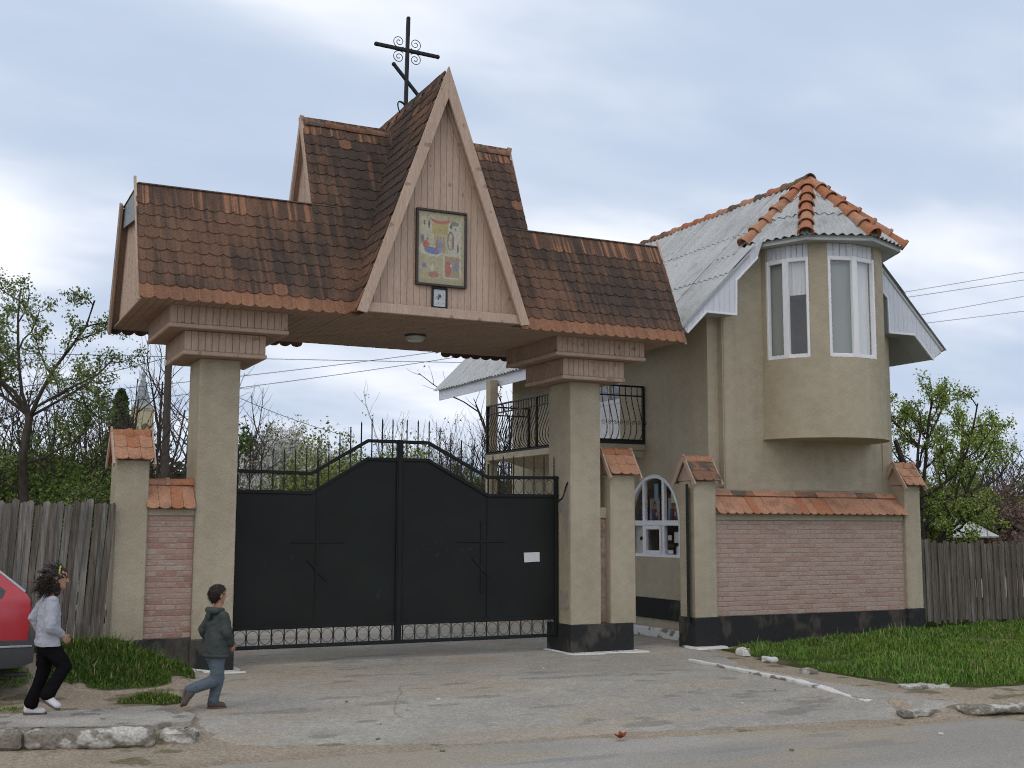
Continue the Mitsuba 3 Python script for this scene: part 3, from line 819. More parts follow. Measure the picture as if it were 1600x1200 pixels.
for x, side in ((xL, 1), (xR, -1)):
    xs = (x - 0.02, x + 0.012) if side > 0 else (x - 0.012, x + 0.02)
    add('verge_strip', sloped(yf - 0.01, ze - 0.03, yf + ins, zt + 0.10, 0.025, *xs), 'board_paint', GATEWAY)
    add('bargeboard', sloped(yb + 0.03, ze - 0.03, yb - ins, zt + 0.06, 0.16, *xs), 'board_brown', GATEWAY)
    xi = x + 0.10 * side
    top = lambda y: min(zt - 0.05, ze + (y - yf) * (zt - ze) / ins - 0.05, ze + (yb - y) * (zt - ze) / ins - 0.05)
    boards_x(GATEWAY, 'board_paint', yf + 0.06, yb - 0.10, ze + 0.024, None, min(xi, xi + 0.03), max(xi, xi + 0.03), 0.13, name='end_board', top=top, side=True)
for x, side in ((xl2, 1), (xr2, -1)):
    xs = (x - 0.015, x + 0.022) if side > 0 else (x - 0.022, x + 0.015)
    for y0 in (yf + ins - 0.02, yb - ins + 0.02):
        add('bargeboard', sloped(y0, zt - 0.05, ym + (0.004 if y0 > ym else -0.004), zr + 0.10, 0.085, *xs), 'board_paint', GATEWAY)
    top = lambda y: min(zt + (y - yf - ins) * (zr - zt) / (ym - yf - ins), zt + (yb - ins - y) * (zr - zt) / (ym - yf - ins)) - 0.07
    xi = x + 0.09 * side
    boards_x(GATEWAY, 'board_paint', yf + ins + 0.05, yb - ins - 0.05, zt + 0.025, None, min(xi, xi + 0.03), max(xi, xi + 0.03), 0.13, name='end_board', top=top, side=True)

# the central gable
GABLE = add('gable', box(xc - gw + 0.10, xc + gw - 0.10, yg + 0.155, yg + 0.165, ze + 0.03, ze + 0.12), 'board_brown', GATEWAY)
boards_x(GABLE, 'board_paint', xc - gw + 0.06, xc + gw - 0.06, ze + 0.10, None, yg + 0.125, yg + 0.148, 0.088, top=lambda x: za - abs(x - xc) * (za - ze) / gw - 0.06)
sl = (za - ze) / gw
for s in (1, -1):
    hw = 0.150
    pts = [(xc - s * (gw + 0.02), ze + 0.0), (xc - s * 0.0015, za + 0.055), (xc - s * 0.0015, za + 0.055 - hw * sl), (xc - s * (gw + 0.05 - hw), ze - 0.02)]
    add('bargeboard', prism(pts, yg - 0.035, yg + 0.005), 'board_paint', GABLE)
    pts2 = [(xc - s * (gw - 0.06), ze + 0.11), (xc - s * 0.004, za - 0.14), (xc - s * 0.004, za - 0.40), (xc - s * (gw - 0.145), ze + 0.11)]
    add('trim', prism(pts2, yg + 0.085, yg + 0.122), 'board_paint', GABLE)
    pts3 = [(xc - s * (gw - 0.005), ze + 0.05), (xc - s * 0.003, za - 0.02), (xc - s * 0.003, za - 0.10), (xc - s * (gw - 0.035), ze + 0.05)]
    add('verge_lining', prism(pts3, yg + 0.008, yg + 0.124), 'board_brown', GABLE)
add('beam', box(xc - gw + 0.04, xc + gw - 0.04, yg + 0.012, yg + 0.06, ze + 0.004, ze + 0.125, 0.006), 'board_paint', GABLE)

# things on the gateway
LAMP = thing('ceiling_lamp', 'round frosted lamp under the gateway soffit', 'lamp')
add('base', moved(trimesh.creation.cylinder(0.15, 0.03, sections=28), M4((2.07, 0.36, ze - 0.014))), 'iron_grey', LAMP, smooth=40)
add('shade', trimesh.creation.revolve([[0.0, ze - 0.10], [0.07, ze - 0.098], [0.115, ze - 0.08], [0.135, ze - 0.03], [0.0, ze - 0.029]], sections=28).apply_translation([2.07, 0.36, 0]), 'lamp_glass', LAMP, smooth=40)


def framed(name, label, x0, x1, z0, z1, y, print_mat, fw, fmat, cat, slant=0.0, d=0.03):
    k = thing(name, label, cat)
    for a in ((x0, x1, z1 - fw, z1), (x0, x1, z0, z0 + fw), (x0, x0 + fw, z0 + fw, z1 - fw), (x1 - fw, x1, z0 + fw, z1 - fw)):
        add('frame', box(a[0], a[1], y - d, y, a[2], a[3], 0.006), fmat, k)
    v = np.array([[x0 + fw, y - d * 0.45, z0 + fw], [x1 - fw, y - d * 0.45, z0 + fw], [x1 - fw, y - d * 0.45, z1 - fw], [x0 + fw, y - d * 0.45, z1 - fw]])
    add('print', trimesh.Trimesh(v, [[0, 1, 2], [0, 2, 3]], process=False), print_mat, k, uv=np.array([[0, 0], [1, 0], [1, 1], [0, 1.0]]))
    return k


framed('religious_painting', 'large dark framed religious painting with many figures on the pointed gable', 1.535, 2.245, 4.85, 5.86, yg + 0.122, 'painting', 0.032, 'frame_dark', 'painting', d=0.05)
framed('silver_plaque', 'small silver picture in a black frame just below the large painting', 1.765, 1.985, 4.565, 4.842, yg + 0.122, 'silver_icon', 0.026, 'iron', 'plaque')

CROSS = thing('roof_cross', 'black iron cross with a slanting lower bar on the roof ridge', 'cross')
cx, cy = 1.935, ym
add('upright', beam((cx - 0.012, cy, za - 0.12), (cx + 0.012, cy, 9.07), 0.052, 0.052, (1, 0, 0), 0.008), 'iron', CROSS)
add('crossbar', beam((cx - 0.47, cy - 0.003, 8.60), (cx + 0.475, cy - 0.003, 8.575), 0.050, 0.050, (0, 1, 0), 0.008), 'iron', CROSS)
add('slanted_bar', beam((cx - 0.20, cy - 0.004, 8.345), (cx + 0.195, cy - 0.004, 7.925), 0.046, 0.046, (0, 1, 0), 0.008), 'iron', CROSS)
for px, pz in ((cx - 0.47, 8.60), (cx + 0.475, 8.575), (cx + 0.012, 9.07), (cx - 0.20, 8.345), (cx + 0.195, 7.925)):
    add('end_cap', trimesh.creation.icosphere(2, 0.032).apply_translation([px, cy - 0.003, pz]), 'iron', CROSS, smooth=True)
for sx in (1, -1):
    for sz in (1, -1):
        t = np.linspace(0, 1, 40)
        a, r = t * 3.6 * PI + 0.25 * PI, 0.098 * (1 - 0.86 * t)
        ctr = np.array([cx + sx * 0.125, cy, 8.585 + sz * 0.115])
        P = np.stack([ctr[0] - sx * r * np.cos(a), a * 0 + cy, ctr[2] - sz * r * np.sin(a)], 1)
        add('scroll', tube(P, 0.0065, 5), 'iron_grey', CROSS, smooth=True)
t = np.linspace(0, 1, 12)
add('hook', tube(np.stack([cx - 0.03 - 0.10 * np.sin(t * 2.4), t * 0 + cy, 7.78 - 0.14 * t ** 2 + 0.05 * np.sin(t * PI)], 1), 0.016 * (1 - 0.5 * t), 6), 'iron', CROSS, smooth=True)

# ---------------------------------------------------------------- the two gate leaves
GY = 0.378


def gate_leaf(label, xs, s):
    """xs: hinge x, the two bends of the top rail, meeting x; s = +1 for the left leaf."""
    k = thing('gate_leaf', label, 'gate')
    xh, xb1, xb2, xm = xs
    o = (0, 0.05) if s > 0 else (0.02, 0.07)
    top = [(xh, 2.485), (xb1, 2.47), (xb2, 2.93), (xm, 2.93)]
    pan = [(xh, 2.225), (xb1, 2.215), (xb2, 2.685), (xm, 2.685)]
    zb0, zb1 = 0.235, 0.46
    m = refine(prism([(xh, zb1 + 0.02), (xm, zb1 + 0.02)] + pan[::-1], GY - 0.004, GY + 0.004), 0.07)
    m.vertices[:, 1] += 0.012 * (meshkit.fbm(m.vertices * np.array([1.9, 0, 1.6]) + 3 * s, 3, 5) - 0.5)   # the sheet is buckled
    add('panel', m, 'gate_paint', k, smooth=40)
    fr = [beam((a[0], GY, a[1]), (b[0], GY, b[1]), 0.05, 0.045, (0, 1, 0), 0.006, ext=0.012) for a, b in zip(top[:-1], top[1:])]
    fr += [beam((a[0], GY - 0.001, a[1]), (b[0], GY - 0.001, b[1]), 0.052, 0.045, (0, 1, 0), 0.006, ext=0.012) for a, b in zip(pan[:-1], pan[1:])]
    fr += [beam((xh, GY + 0.001, z), (xm, GY + 0.001, z), 0.05, 0.05, (0, 1, 0), 0.006) for z in (zb0, zb1 + 0.02)]
    fr += [beam((xh + s * 0.03, GY, zb0 - 0.025), (xh + s * 0.03, GY, 2.51), 0.06, 0.056, (0, 1, 0), 0.006), beam((xm - s * 0.020, GY - 0.003, zb0 - 0.025), (xm - s * 0.020, GY - 0.003, 2.955), 0.062, 0.040, (0, 1, 0), 0.006)]
    if s > 0:
        fr.append(beam((xm + 0.006, GY - 0.038, zb0 - 0.02), (xm + 0.006, GY - 0.038, 2.94), 0.010, 0.056, (0, 1, 0), 0.003))
    add('frame', fr, 'gate_paint', k)
    add('seam', [beam((x, GY - 0.012, 0.5), (x, GY - 0.012, 2.2 if abs(x - xh) < 1 else 2.66), 0.004, 0.03, (0, 1, 0)) for x in (xh + s * 1.12,)], 'gate_paint', k)
    zt_ = lambda x, L: float(np.interp(x, [p[0] for p in L[::s]], [p[1] for p in L[::s]]))
    bars = []
    n = 15
    for q in range(n):
        x = xh + s * 0.06 + (xm - xh - s * 0.16) * q / (n - 1)
        z0, z1 = zt_(x, pan), zt_(x, top) + 0.275
        m = [beam((x, GY + 0.002, z0), (x, GY + 0.002, z1), 0.014, 0.014, (0, 1, 0)), trimesh.creation.cone(0.012, 0.05, sections=6).apply_translation([x, GY + 0.002, z1])]
        bars.append(x)
        add('spiked_bar', m, 'iron', k)
    ring = trimesh.creation.torus(0.088, 0.0042, major_sections=22, minor_sections=5)
    ring.apply_transform(rot([1, 0, 0], 90))
    rs = ply_(ring, 'iron', smooth=True)
    for a, b in zip(bars[:-1], bars[1:]):
        if abs((a + b) / 2 - xh) < abs(xb1 - xh) - 0.1:
            put('ring', rs, M4(((a + b) / 2, GY, 2.352), (0.72, 0, 0), (0, 1, 0), (0, 0, 1.12)), k)
    n = 13
    for q in range(n + 1):
        x = xh + s * 0.06 + (xm - xh - s * 0.13) * q / n
        add('lower_bar', beam((x, GY, zb0 + 0.01), (x, GY, zb1 + 0.01), 0.014, 0.014, (0, 1, 0)), 'iron', k)
        if q < n:
            w = abs(xm - xh) / n
            put('ring', rs, M4((x + s * w * 0.47, GY, (zb0 + zb1) / 2 + 0.01), (0.84, 0, 0), (0, 1, 0), (0, 0, 0.98)), k)
    c = 0.735 if s > 0 else 3.105
    for p0, p1 in (((c - 0.36, 1.572), (c + 0.36, 1.572)), ((c, 0.86), (c, 1.85)), ((c - 0.14, 1.345), (c + 0.13, 1.065))):
        add('cross_strip', beam((p0[0], GY - 0.009, p0[1]), (p1[0], GY - 0.009, p1[1]), 0.022, 0.030, (0, 1, 0), 0.004), 'gate_paint', k)
    return k


gate_leaf('left black metal gate leaf beside the pillar the boy passes', (-0.40, 0.63, 1.41, 1.866), 1)
gate_leaf('right black metal gate leaf with a small white paper on it', (4.325, 3.20, 2.29, 1.874), -1)
solo('paper_notice', moved(box(-0.125, 0.125, -0.002, 0.002, -0.068, 0.068), M4((3.897, GY - 0.013, 1.345), unit((1, 0, 0.035)), (0, 1, 0), unit((-0.035, 0, 1)))), 'paper', 'small white sheet of paper stuck on the right gate leaf', 'paper')
t = np.linspace(0, 1, 14)
solo('iron_strap', tube(np.stack([4.322 - 0.006 + t * 0, 0.36 - 0.30 * t, 2.12 + 0.28 * t ** 1.6 + 0.02 * np.sin(t * 9)], 1), 0.012, 6), 'iron', 'rusty curled iron strap beside the top of the right gate leaf', 'strap', smooth=True)
solo('repair_patch', prism([(0.36, 1.98), (0.37, 2.16), (0.24, 2.17), (0.05, 2.36), (0.035, 2.05), (0.06, 1.62), (0.09, 1.45), (0.15, 1.78), (0.25, 1.98)], 4.318, 4.332, 'x'), 'mortar', 'ragged grey cement patch behind the iron strap on the right pillar', 'repair')
solo('repair_patch', prism([(0.30, 0.62), (0.31, 0.86), (0.06, 0.88), (0.04, 0.66), (0.1, 0.6)], 4.320, 4.332, 'x'), 'mortar', 'grey cement patch low on the right pillar', 'repair')

# ---------------------------------------------------------------- brick panels with tiled copings


def brick_wall(key, x0, x1, z0, z1, y, depth, course, length, mats, seed, plinth_z, slope=0.0):
    r = random.Random(seed)
    add('core', box(x0, x1, y + 0.006, y + depth, z0, z1), 'mortar', key)
    n = round((z1 - z0) / course)
    h = (z1 - z0) / n
    shapes = {}
    for k in range(n):
        x = x0 - (0.5 * length if k % 2 else 0) + r.uniform(-0.02, 0.02)
        while x < x1 - 0.01:
            a, b = max(x, x0) + 0.004, min(x + length, x1) - 0.004
            if b - a > 0.03:
                if b - a > length - 0.02:
                    m = r.choice(mats)
                    if m not in shapes:
                        shapes[m] = ply_(box(-length / 2 + 0.005, length / 2 - 0.005, 0, 0.05, -h / 2 + 0.0055, h / 2 - 0.0055, 0.005), m)
                    put('brick', shapes[m], M4(((a + b) / 2, y + r.uniform(-0.003, 0.003), z0 + (k + 0.5) * h)), key)
                else:
                    add('brick', box(a, b, y + r.uniform(-0.003, 0.003), y + 0.05, z0 + k * h + 0.005, z0 + (k + 1) * h - 0.005, 0.005), r.choice(mats), key)
            x += length
    add('plinth', prism([(y - 0.035, plinth_z), (y - 0.035, z0 - 0.004), (y + 0.0, z0 + 0.002), (y + depth, z0 + 0.002), (y + depth, plinth_z)], x0, x1, 'x'), 'plinth_paint', key)


def coping(key, x0, x1, y0, z0, y1, z1, n, mats, two=False, seed=1):
    """One or two courses of flat tiles leaning from (y0, z0) up to (y1, z1), with ridge tiles along the top."""
    r = random.Random(seed)
    L = math.hypot(y1 - y0, z1 - z0)
    u, nn = np.array([0, y1 - y0, z1 - z0]) / L, np.array([0, -(z1 - z0), y1 - y0]) / L
    w = (x1 - x0) / n
    rows = (0.0, 0.40 * L) if two else (0.0,)
    sh = {(m, q): ply_(beaver(w - 0.004, (L - q) if not two or q else 0.62 * L, jag=4), m) for m in set(mats) for q in rows}
    for q in rows:
        for k in range(n):
            t = math.radians(2.5 + r.uniform(-0.4, 0.8))
            ey, ez = u * math.cos(t) - nn * math.sin(t), nn * math.cos(t) + u * math.sin(t)
            put('cap_tile', sh[r.choice(mats), q], M4(np.array([x0 + (k + 0.5) * w, y0, z0]) + u * q + nn * (0.012 + r.uniform(0, 0.004)), (1, 0, 0), ey, ez), key)


LW = thing('brick_wall', 'narrow pink brick wall panel between the left pillar and the left post', 'wall')
brick_wall(LW, -1.505, -0.935, 0.42, 1.90, 0.05, 0.30, 0.0672, 0.24, ['brick_pale', 'brick_pink', 'brick_pink', 'brick_red'], 3, 0.1)
add('band', box(-1.505, -0.935, 0.035, 0.37, 1.902, 1.985, 0.005), 'stucco', LW)
add('cap_core', prism([(-0.0, 1.985), (0.40, 1.985), (0.20, 2.30)], -1.50, -0.937, 'x'), 'mortar', LW)
coping(LW, -1.525, -0.945, -0.055, 1.975, 0.20, 2.325, 4, ['clay', 'clay', 'clay_red'], seed=6)
coping(LW, -0.945, -1.525, 0.455, 1.975, 0.20, 2.325, 4, ['clay'], seed=6)
barrels(LW, (-0.945, 0.20, 2.295), (-1.525, 0.20, 2.295), 2, 0.07, 0.062, ['clay', 'clay_red'])

RW = thing('brick_wall', 'long pink brick wall panel with a tiled coping below the house bay', 'wall')
brick_wall(RW, 6.83, 10.62, 0.44, 1.885, 0.03, 0.26, 0.0722, 0.245, ['brick_pale', 'brick_pale', 'brick_pale', 'brick_pink'], 8, -0.1)
add('band', box(6.83, 10.62, 0.012, 0.28, 1.887, 1.985, 0.005), 'stucco', RW)
add('cap_core', prism([(-0.02, 1.985), (0.31, 1.985), (0.31, 2.36), (0.22, 2.28)], 6.83, 10.62, 'x'), 'mortar', RW)
coping(RW, 6.84, 10.64, -0.10, 1.965, 0.185, 2.275, 24, ['clay', 'clay', 'clay', 'clay_red'], seed=9)
fx = np.linspace(6.84, 10.60, 70)
hz = 2.345 + 0.05 * meshkit.noise(np.c_[fx * 2.1, fx * 0, fx * 0], 4)
lump = []
for a, b, za_, zb_ in zip(fx[:-1], fx[1:], hz[:-1], hz[1:]):
    lump.append(trimesh.Trimesh([[a, 0.16, 2.275], [b, 0.16, 2.275], [b, 0.33, zb_], [a, 0.33, za_], [a, 0.205, 2.335], [b, 0.205, 2.335]], [[0, 1, 5], [0, 5, 4], [4, 5, 2], [4, 2, 3]], process=False))
add('mortar_fillet', lump, 'mortar', RW)
for k in range(9):
    w = 3.74 / 9
    add('ridge_tile', moved(box(0.003, w - 0.003, -0.055, 0.055, -0.008, 0.008, 0.005), M4((6.85 + k * w, 0.165, 2.302 + rng.uniform(-0.004, 0.004)), (1, 0, 0), (0, 0.68, 0.73), (0, -0.73, 0.68))), ['clay', 'clay_old', 'clay'][k % 3], RW)

MW = thing('brick_wall', 'very narrow brick strip between the right pillar and its post', 'wall')
brick_wall(MW, 4.832, 4.985, 0.406, 1.90, 0.13, 0.25, 0.0700, 0.2, ['brick_pink', 'brick_pale', 'brick_red'], 5, 0.1)
add('band', box(4.832, 4.985, 0.10, 0.40, 1.902, 2.06, 0.005), 'stucco', MW)


def gate_post(label, x0, x1, y0, y1, ztop, zbase, zpl, mats, ridge, seed, rot_tiles=3):
    k = thing('gate_post', label, 'post')
    add('shaft', box(x0, x1, y0, y1, zpl - 0.01, ztop, 0.012), 'stucco', k)
    if zbase is not None:
        add('plinth', box(x0 - 0.02, x1 + 0.02, y0 - 0.02, y1 + 0.02, zbase, zpl, 0.012), 'plinth_paint', k)
    my = (y0 + y1) / 2
    a, b, yo, zr_ = x0 - 0.055, x1 + 0.055, (y1 - y0) / 2 + 0.105, ztop + 0.40
    roof = add('cap_roof', prism([(my - yo + 0.05, ztop + 0.008), (my + yo - 0.05, ztop + 0.008), (my, zr_ - 0.07)], a + 0.06, b - 0.06, 'x'), 'board_paint', k)
    for s in (1, -1):
        coping_ = (a + 0.02, b - 0.02) if s > 0 else (b - 0.02, a + 0.02)
        coping(roof, coping_[0], coping_[1], my - s * yo, ztop - 0.01, my, zr_ - 0.045, rot_tiles, mats, two=True, seed=seed + s)
    barrels(roof, (b - 0.03, my, zr_ - 0.085), (a + 0.03, my, zr_ - 0.085), 2, 0.080, 0.070, ridge)
    for x in (a - 0.006, b - 0.016):
        for s in (1, -1):
            add('bargeboard', sloped(my - s * (yo + 0.02), ztop - 0.05, my - s * 0.003, zr_ + 0.015, 0.062, x, x + 0.022 + 0.001 * s), 'board_paint', k)
    return k


gate_post('beige post with a bright orange tiled cap beside the left brick panel', -1.885, -1.505, 0.0, 0.50, 2.57, 0.1, 0.42, ['clay', 'clay_red', 'clay'], ['clay_red'], 31)
gate_post('beige post with an orange tiled cap standing close to the right pillar', 4.985, 5.405, -0.01, 0.38, 2.535, None, 0.40, ['clay', 'clay_red', 'clay'], ['clay_red', 'clay_old'], 41)
gate_post('beige post with a sooty dark tiled cap beside the open wicket', 6.43, 6.83, -0.03, 0.38, 2.47, -0.1, 0.44, ['clay_old', 'clay_old', 'clay'], ['clay'], 51)
gate_post('beige post with a tiled cap at the far right end of the brick wall', 10.62, 10.965, -0.03, 0.36, 2.47, -0.1, 0.46, ['clay', 'clay', 'clay_old'], ['clay'], 61)
solo('mortar_lump', skirt(6.43, 6.83, -0.06, 0.2, 0, 9, 0.10), 'whitewash', 'lump of whitewashed mortar at the foot of the dark capped post', 'mortar')

WG = thing('wicket_gate', 'black metal wicket gate standing open, seen edge on', 'gate')
d = unit([6.40 + 3.849, 0.06 + 14.911, 0])
o = np.array([6.335, 0.02, 0])
add('panel', moved(box(0.02, 0.92, -0.004, 0.004, 0.42, 2.36), M4(o, d, np.cross([0, 0, 1], d))), 'gate_paint', WG)
add('frame', [moved(m, M4(o, d, np.cross([0, 0, 1], d))) for m in (box(0, 0.04, -0.02, 0.02, 0.36, 2.42, 0.005), box(0.90, 0.94, -0.02, 0.02, 0.36, 2.42, 0.005), box(0.04, 0.90, -0.018, 0.018, 0.40, 0.44), box(0.04, 0.90, -0.018, 0.018, 2.34, 2.38))], 'gate_paint', WG)
add('handle', [moved(m, M4(o, d, np.cross([0, 0, 1], d))) for m in (box(0.78, 0.90, 0.03, 0.045, 1.30, 1.32, 0.004), box(0.80, 0.82, 0.0, 0.04, 1.30, 1.32))], 'iron', WG)

# ---------------------------------------------------------------- board fences


def fence(label, x0, x1, yf0, yf1, z0, z1, pitch, lean, seed, cat='fence', zs=0.0):
    r = random.Random(seed)
    k = thing('board_fence', label, cat)
    n = round(abs(x1 - x0) / pitch)
    for q in range(n):
        t = (q + 0.5) / n
        x, y = lerp(x0, x1, t), lerp(yf0, yf1, t)
        w = pitch * r.uniform(0.90, 1.02)
        b0, b1 = z0 + zs * t + r.uniform(-0.05, 0.03), z1 + zs * t + r.uniform(-0.045, 0.035)
        c = r.uniform(0.25, 0.5) * w
        L = b1 - b0
        pts = [(-w / 2, 0), (w / 2 + r.uniform(-0.006, 0.006), 0), (w / 2 + r.uniform(-0.012, 0.012), L * 0.5), (w / 2, L - c), (w * 0.18, L), (-w * 0.2, L - 0.01), (-w / 2, L - c * 0.8), (-w / 2 + r.uniform(-0.012, 0.012), L * 0.5)]
        m = prism(pts, -0.011, 0.011)
        a = math.radians(lean + r.uniform(-0.7, 0.7))
        m.apply_transform(rot([0, 1, 0], math.degrees(a)))
        m.apply_transform(rot([0, 0, 1], r.uniform(-5, 5)))
        m.apply_translation([x - L / 2 * math.sin(a), y + (0.012 if q % 2 else -0.012) + r.uniform(-0.004, 0.004), b0])
        add('board', m, r.choice(['fence_wood', 'fence_wood', 'fence_pale', 'fence_brown'] if z0 > 0.3 else ['fence_wood', 'fence_brown', 'fence_brown']), k)
    for z in (z0 + 0.35, z1 - 0.40):
        add('rail', beam((x0, yf0 + 0.05, z), (x1, yf1 + 0.05, z + zs), 0.05, 0.08, (0, 1, 0)), 'fence_wood', k)
    return k


fence('weathered grey board fence with leaning round topped boards at the left', -1.93, -5.6, -0.05, -0.16, 0.40, 2.07, 0.081, 3.0, 3)
fence('dark weathered board fence along the grass at the right', 11.02, 15.6, 0.12, 0.42, 0.22, 1.57, 0.078, -0.5, 4, zs=-0.10)

# ---------------------------------------------------------------- the gatekeeper's house
HX, HZ, VY, BY = 9.0, 7.55, 0.0, 9.9
HOUSE = thing('house', 'beige gatehouse with a grey corrugated roof and a round bay window', 'house')
roof_z = lambda x: HZ - abs(x - HX)


def pent(x0, x1, y0, y1, z0, m):
    pts = [(x0, z0), (x1, z0), (x1, roof_z(x1) - m), (min(HX, x1), roof_z(min(HX, x1)) - m), (x0, roof_z(x0) - m)]
    return prism(pts, y0, y1)


BX, BYC, BR = 9.15, 0.35, 1.10
shell = man(pent(7.05, 10.85, 0.45, 7.5, -0.2, 0.16))
front = man(pent(7.25, 10.70, 0.33, 0.60, -0.2, 0.165))
drum = m3.Manifold.cylinder(3.10, BR, BR, 72).translate([BX, BYC, 3.20])
drum = drum ^ m3.Manifold.cube([6, 1.45, 9]).translate([BX - 3, BYC - 1.2, 0])
room = man(box(8.0, 10.3, 0.55, 3.2, 3.30, 5.95))
hollow = m3.Manifold.cylinder(2.65, BR - 0.13, BR - 0.13, 72).translate([BX, BYC, 3.30])


def wedge(a0, a1, z0, z1):
    return man(prism([(BX, BYC)] + [(BX + 1.5 * math.cos(math.radians(a)), BYC + 1.5 * math.sin(math.radians(a))) for a in np.linspace(a0, a1, 6)], z0, z1, 'z'))


WIN = ((186.5, 206, 226), (241, 265, 289), (318, 336, 353.5))
WZ0, WZ1, WZ2 = 4.43, 6.04, 6.27
arch_c, arch_r, arch_z0, arch_zs = 2.08, 0.80, 1.28, 1.86
apts = [(arch_c - arch_r, arch_z0), (arch_c + arch_r, arch_z0)] + [(arch_c + arch_r * math.cos(a), arch_zs + arch_r * math.sin(a)) for a in np.linspace(0, PI, 25)]
niche = man(prism(apts, 6.9, 8.7, 'x'))
doorhole = man(box(6.9, 9.2, 3.40, 4.05, 3.22, 5.15)) + man(box(6.9, 7.3, 3.12, 4.05, 3.22, 5.15))
body = shell + front + drum - room - hollow - niche - doorhole
for a0, am, a1 in WIN:
    body = body - wedge(a0, a1, WZ0, WZ2)
add('wall', tri(body), 'stucco', HOUSE, smooth=25)
add('bay_floor', prism([(BX + (BR + 0.03) * math.cos(a), BYC + (BR + 0.03) * math.sin(a)) for a in np.linspace(PI, 2 * PI, 40)], 3.165, 3.205, 'z'), 'stucco', HOUSE, smooth=30)
for a, b, z in ((7.27, 7.50, 5.05), (10.50, 10.68, 4.98)):
    add('pilaster', box(a, b, 0.312, 0.34, -0.1, z, 0.01), 'stucco', HOUSE)
add('plinth', [box(7.015, 7.06, 0.46, 7.5, 0.27, 0.60, 0.006)], 'plinth_paint', HOUSE)
add('painted_kerb', box(6.90, 7.02, 0.44, 7.4, -0.05, 0.13, 0.012), 'whitewash', HOUSE)

# bay windows: two flat lights in each, between thick white frames
polar = lambda a, r, z: np.array([BX + r * math.cos(math.radians(a)), BYC + r * math.sin(math.radians(a)), z])
for w, (a0, am, a1) in enumerate(WIN):
    k = add('window', [beam(polar(a, BR - 0.035, WZ0), polar(a, BR - 0.035, WZ1), 0.07, 0.046 if a != am else 0.098, (math.cos(math.radians(a)), math.sin(math.radians(a)), 0), 0.006) for a in (a0 + 1.4, am, a1 - 1.4)]
            + [beam(polar(p, BR - 0.035, z), polar(q, BR - 0.035, z), 0.066, 0.048, (0, 0, 1), 0.006) for p, q in ((a0, am), (am, a1)) for z in (WZ0 + 0.03, WZ1 - 0.03)], 'pvc', HOUSE)
    for p, q in ((a0, am), (am, a1)):
        A, B = polar(p, BR - 0.045, 0), polar(q, BR - 0.045, 0)
        add('pane', trimesh.Trimesh([A + [0, 0, WZ0 + .03], B + [0, 0, WZ0 + .03], B + [0, 0, WZ1 - .03], A + [0, 0, WZ1 - .03]], [[0, 1, 2], [0, 2, 3]], process=False), 'glass', k)
        n = 4
        for i in range(n):
            add('head_board', beam(lerp(A, B, (i + .04) / n) + [0, 0, 6.145], lerp(A, B, (i + .96) / n) + [0, 0, 6.145], 0.02, 0.215, unit(np.cross(B - A, [0, 0, 1])), 0.003), 'pvc_board', k)
# inside the bay room: blinds and pale curtains just behind the panes, a door farther in
for w, (kind, za_, zb_) in enumerate((('blind', 4.40, 6.0), ('curtain', 5.45, 6.0), ('blind', 4.40, 6.0), ('curtain', 4.40, 6.0))):
    a0, am, a1 = WIN[w // 2]
    p, q = ((a0, am), (am, a1))[w % 2]
    A, B = polar(p + 0.3, BR - 0.115, 0), polar(q - 0.3, BR - 0.115, 0)
    t = np.linspace(0, 1, 30)[:, None]
    fold = (0.012 * np.sin(t * 34) if kind == 'curtain' else 0 * t) * unit(np.cross(B - A, [0, 0, 1]))
    V = np.concatenate([lerp(A, B, t) + fold + [0, 0, z] for z in (za_, zb_)])
    add('blind' if kind == 'blind' else 'curtain', trimesh.Trimesh(V, [[i, i + 1, i + 31] for i in range(29)] + [[i, i + 31, i + 30] for i in range(29)], process=False), kind, HOUSE)
add('inner_door', [box(8.9, 9.55, 3.13, 3.18, 3.31, 5.35, 0.01), box(8.85, 9.6, 3.10, 3.14, 5.35, 5.42)], 'blue_grey', HOUSE)

# arched kiosk window in the side wall
k = add('window', [prism([(arch_c - arch_r, arch_z0 - 0.05), (arch_c + arch_r, arch_z0 - 0.05), (arch_c + arch_r, arch_z0 + 0.045), (arch_c - arch_r, arch_z0 + 0.045)], 7.055, 7.13, 'x'),
                   trimesh.util.concatenate([prism([(arch_c + r * math.cos(a), arch_zs + r * math.sin(a)) for r, a in ((arch_r - 0.065, a0), (arch_r + 0.002, a0), (arch_r + 0.002, a1), (arch_r - 0.065, a1))], 7.06, 7.13, 'x') for a0, a1 in zip(np.linspace(0, PI, 25)[:-1], np.linspace(0, PI, 25)[1:])]),
                   box(7.065, 7.128, arch_c - arch_r, arch_c - arch_r + 0.065, arch_z0, arch_zs), box(7.065, 7.128, arch_c + arch_r - 0.065, arch_c + arch_r, arch_z0, arch_zs)]
        + [box(7.068, 7.126, y - 0.035, y + 0.035, arch_z0 + 0.04, arch_zs + arch_r * math.sqrt(1 - ((y - arch_c) / arch_r) ** 2) - 0.02) for y in (2.40, 1.80)] + [box(7.058, 7.127, arch_c - arch_r + 0.06, arch_c + arch_r - 0.06, 1.80, 1.885)], 'pvc', HOUSE)
labels[k] = {'label': 'arched white window with pictures behind it'}
add('sash', [box(7.050, 7.10, a, b, c, d, 0.005) for a, b, c, d in ((1.845, 1.90, 1.325, 1.795), (2.30, 2.355, 1.325, 1.795), (1.90, 2.30, 1.325, 1.385), (1.90, 2.30, 1.735, 1.795))], 'pvc', k)
vv = np.array([[7.098, y, z] for y, z in apts])
add('pane', trimesh.Trimesh(vv, [[0, i, i + 1] for i in range(1, len(vv) - 1)], process=False), 'glass', k)
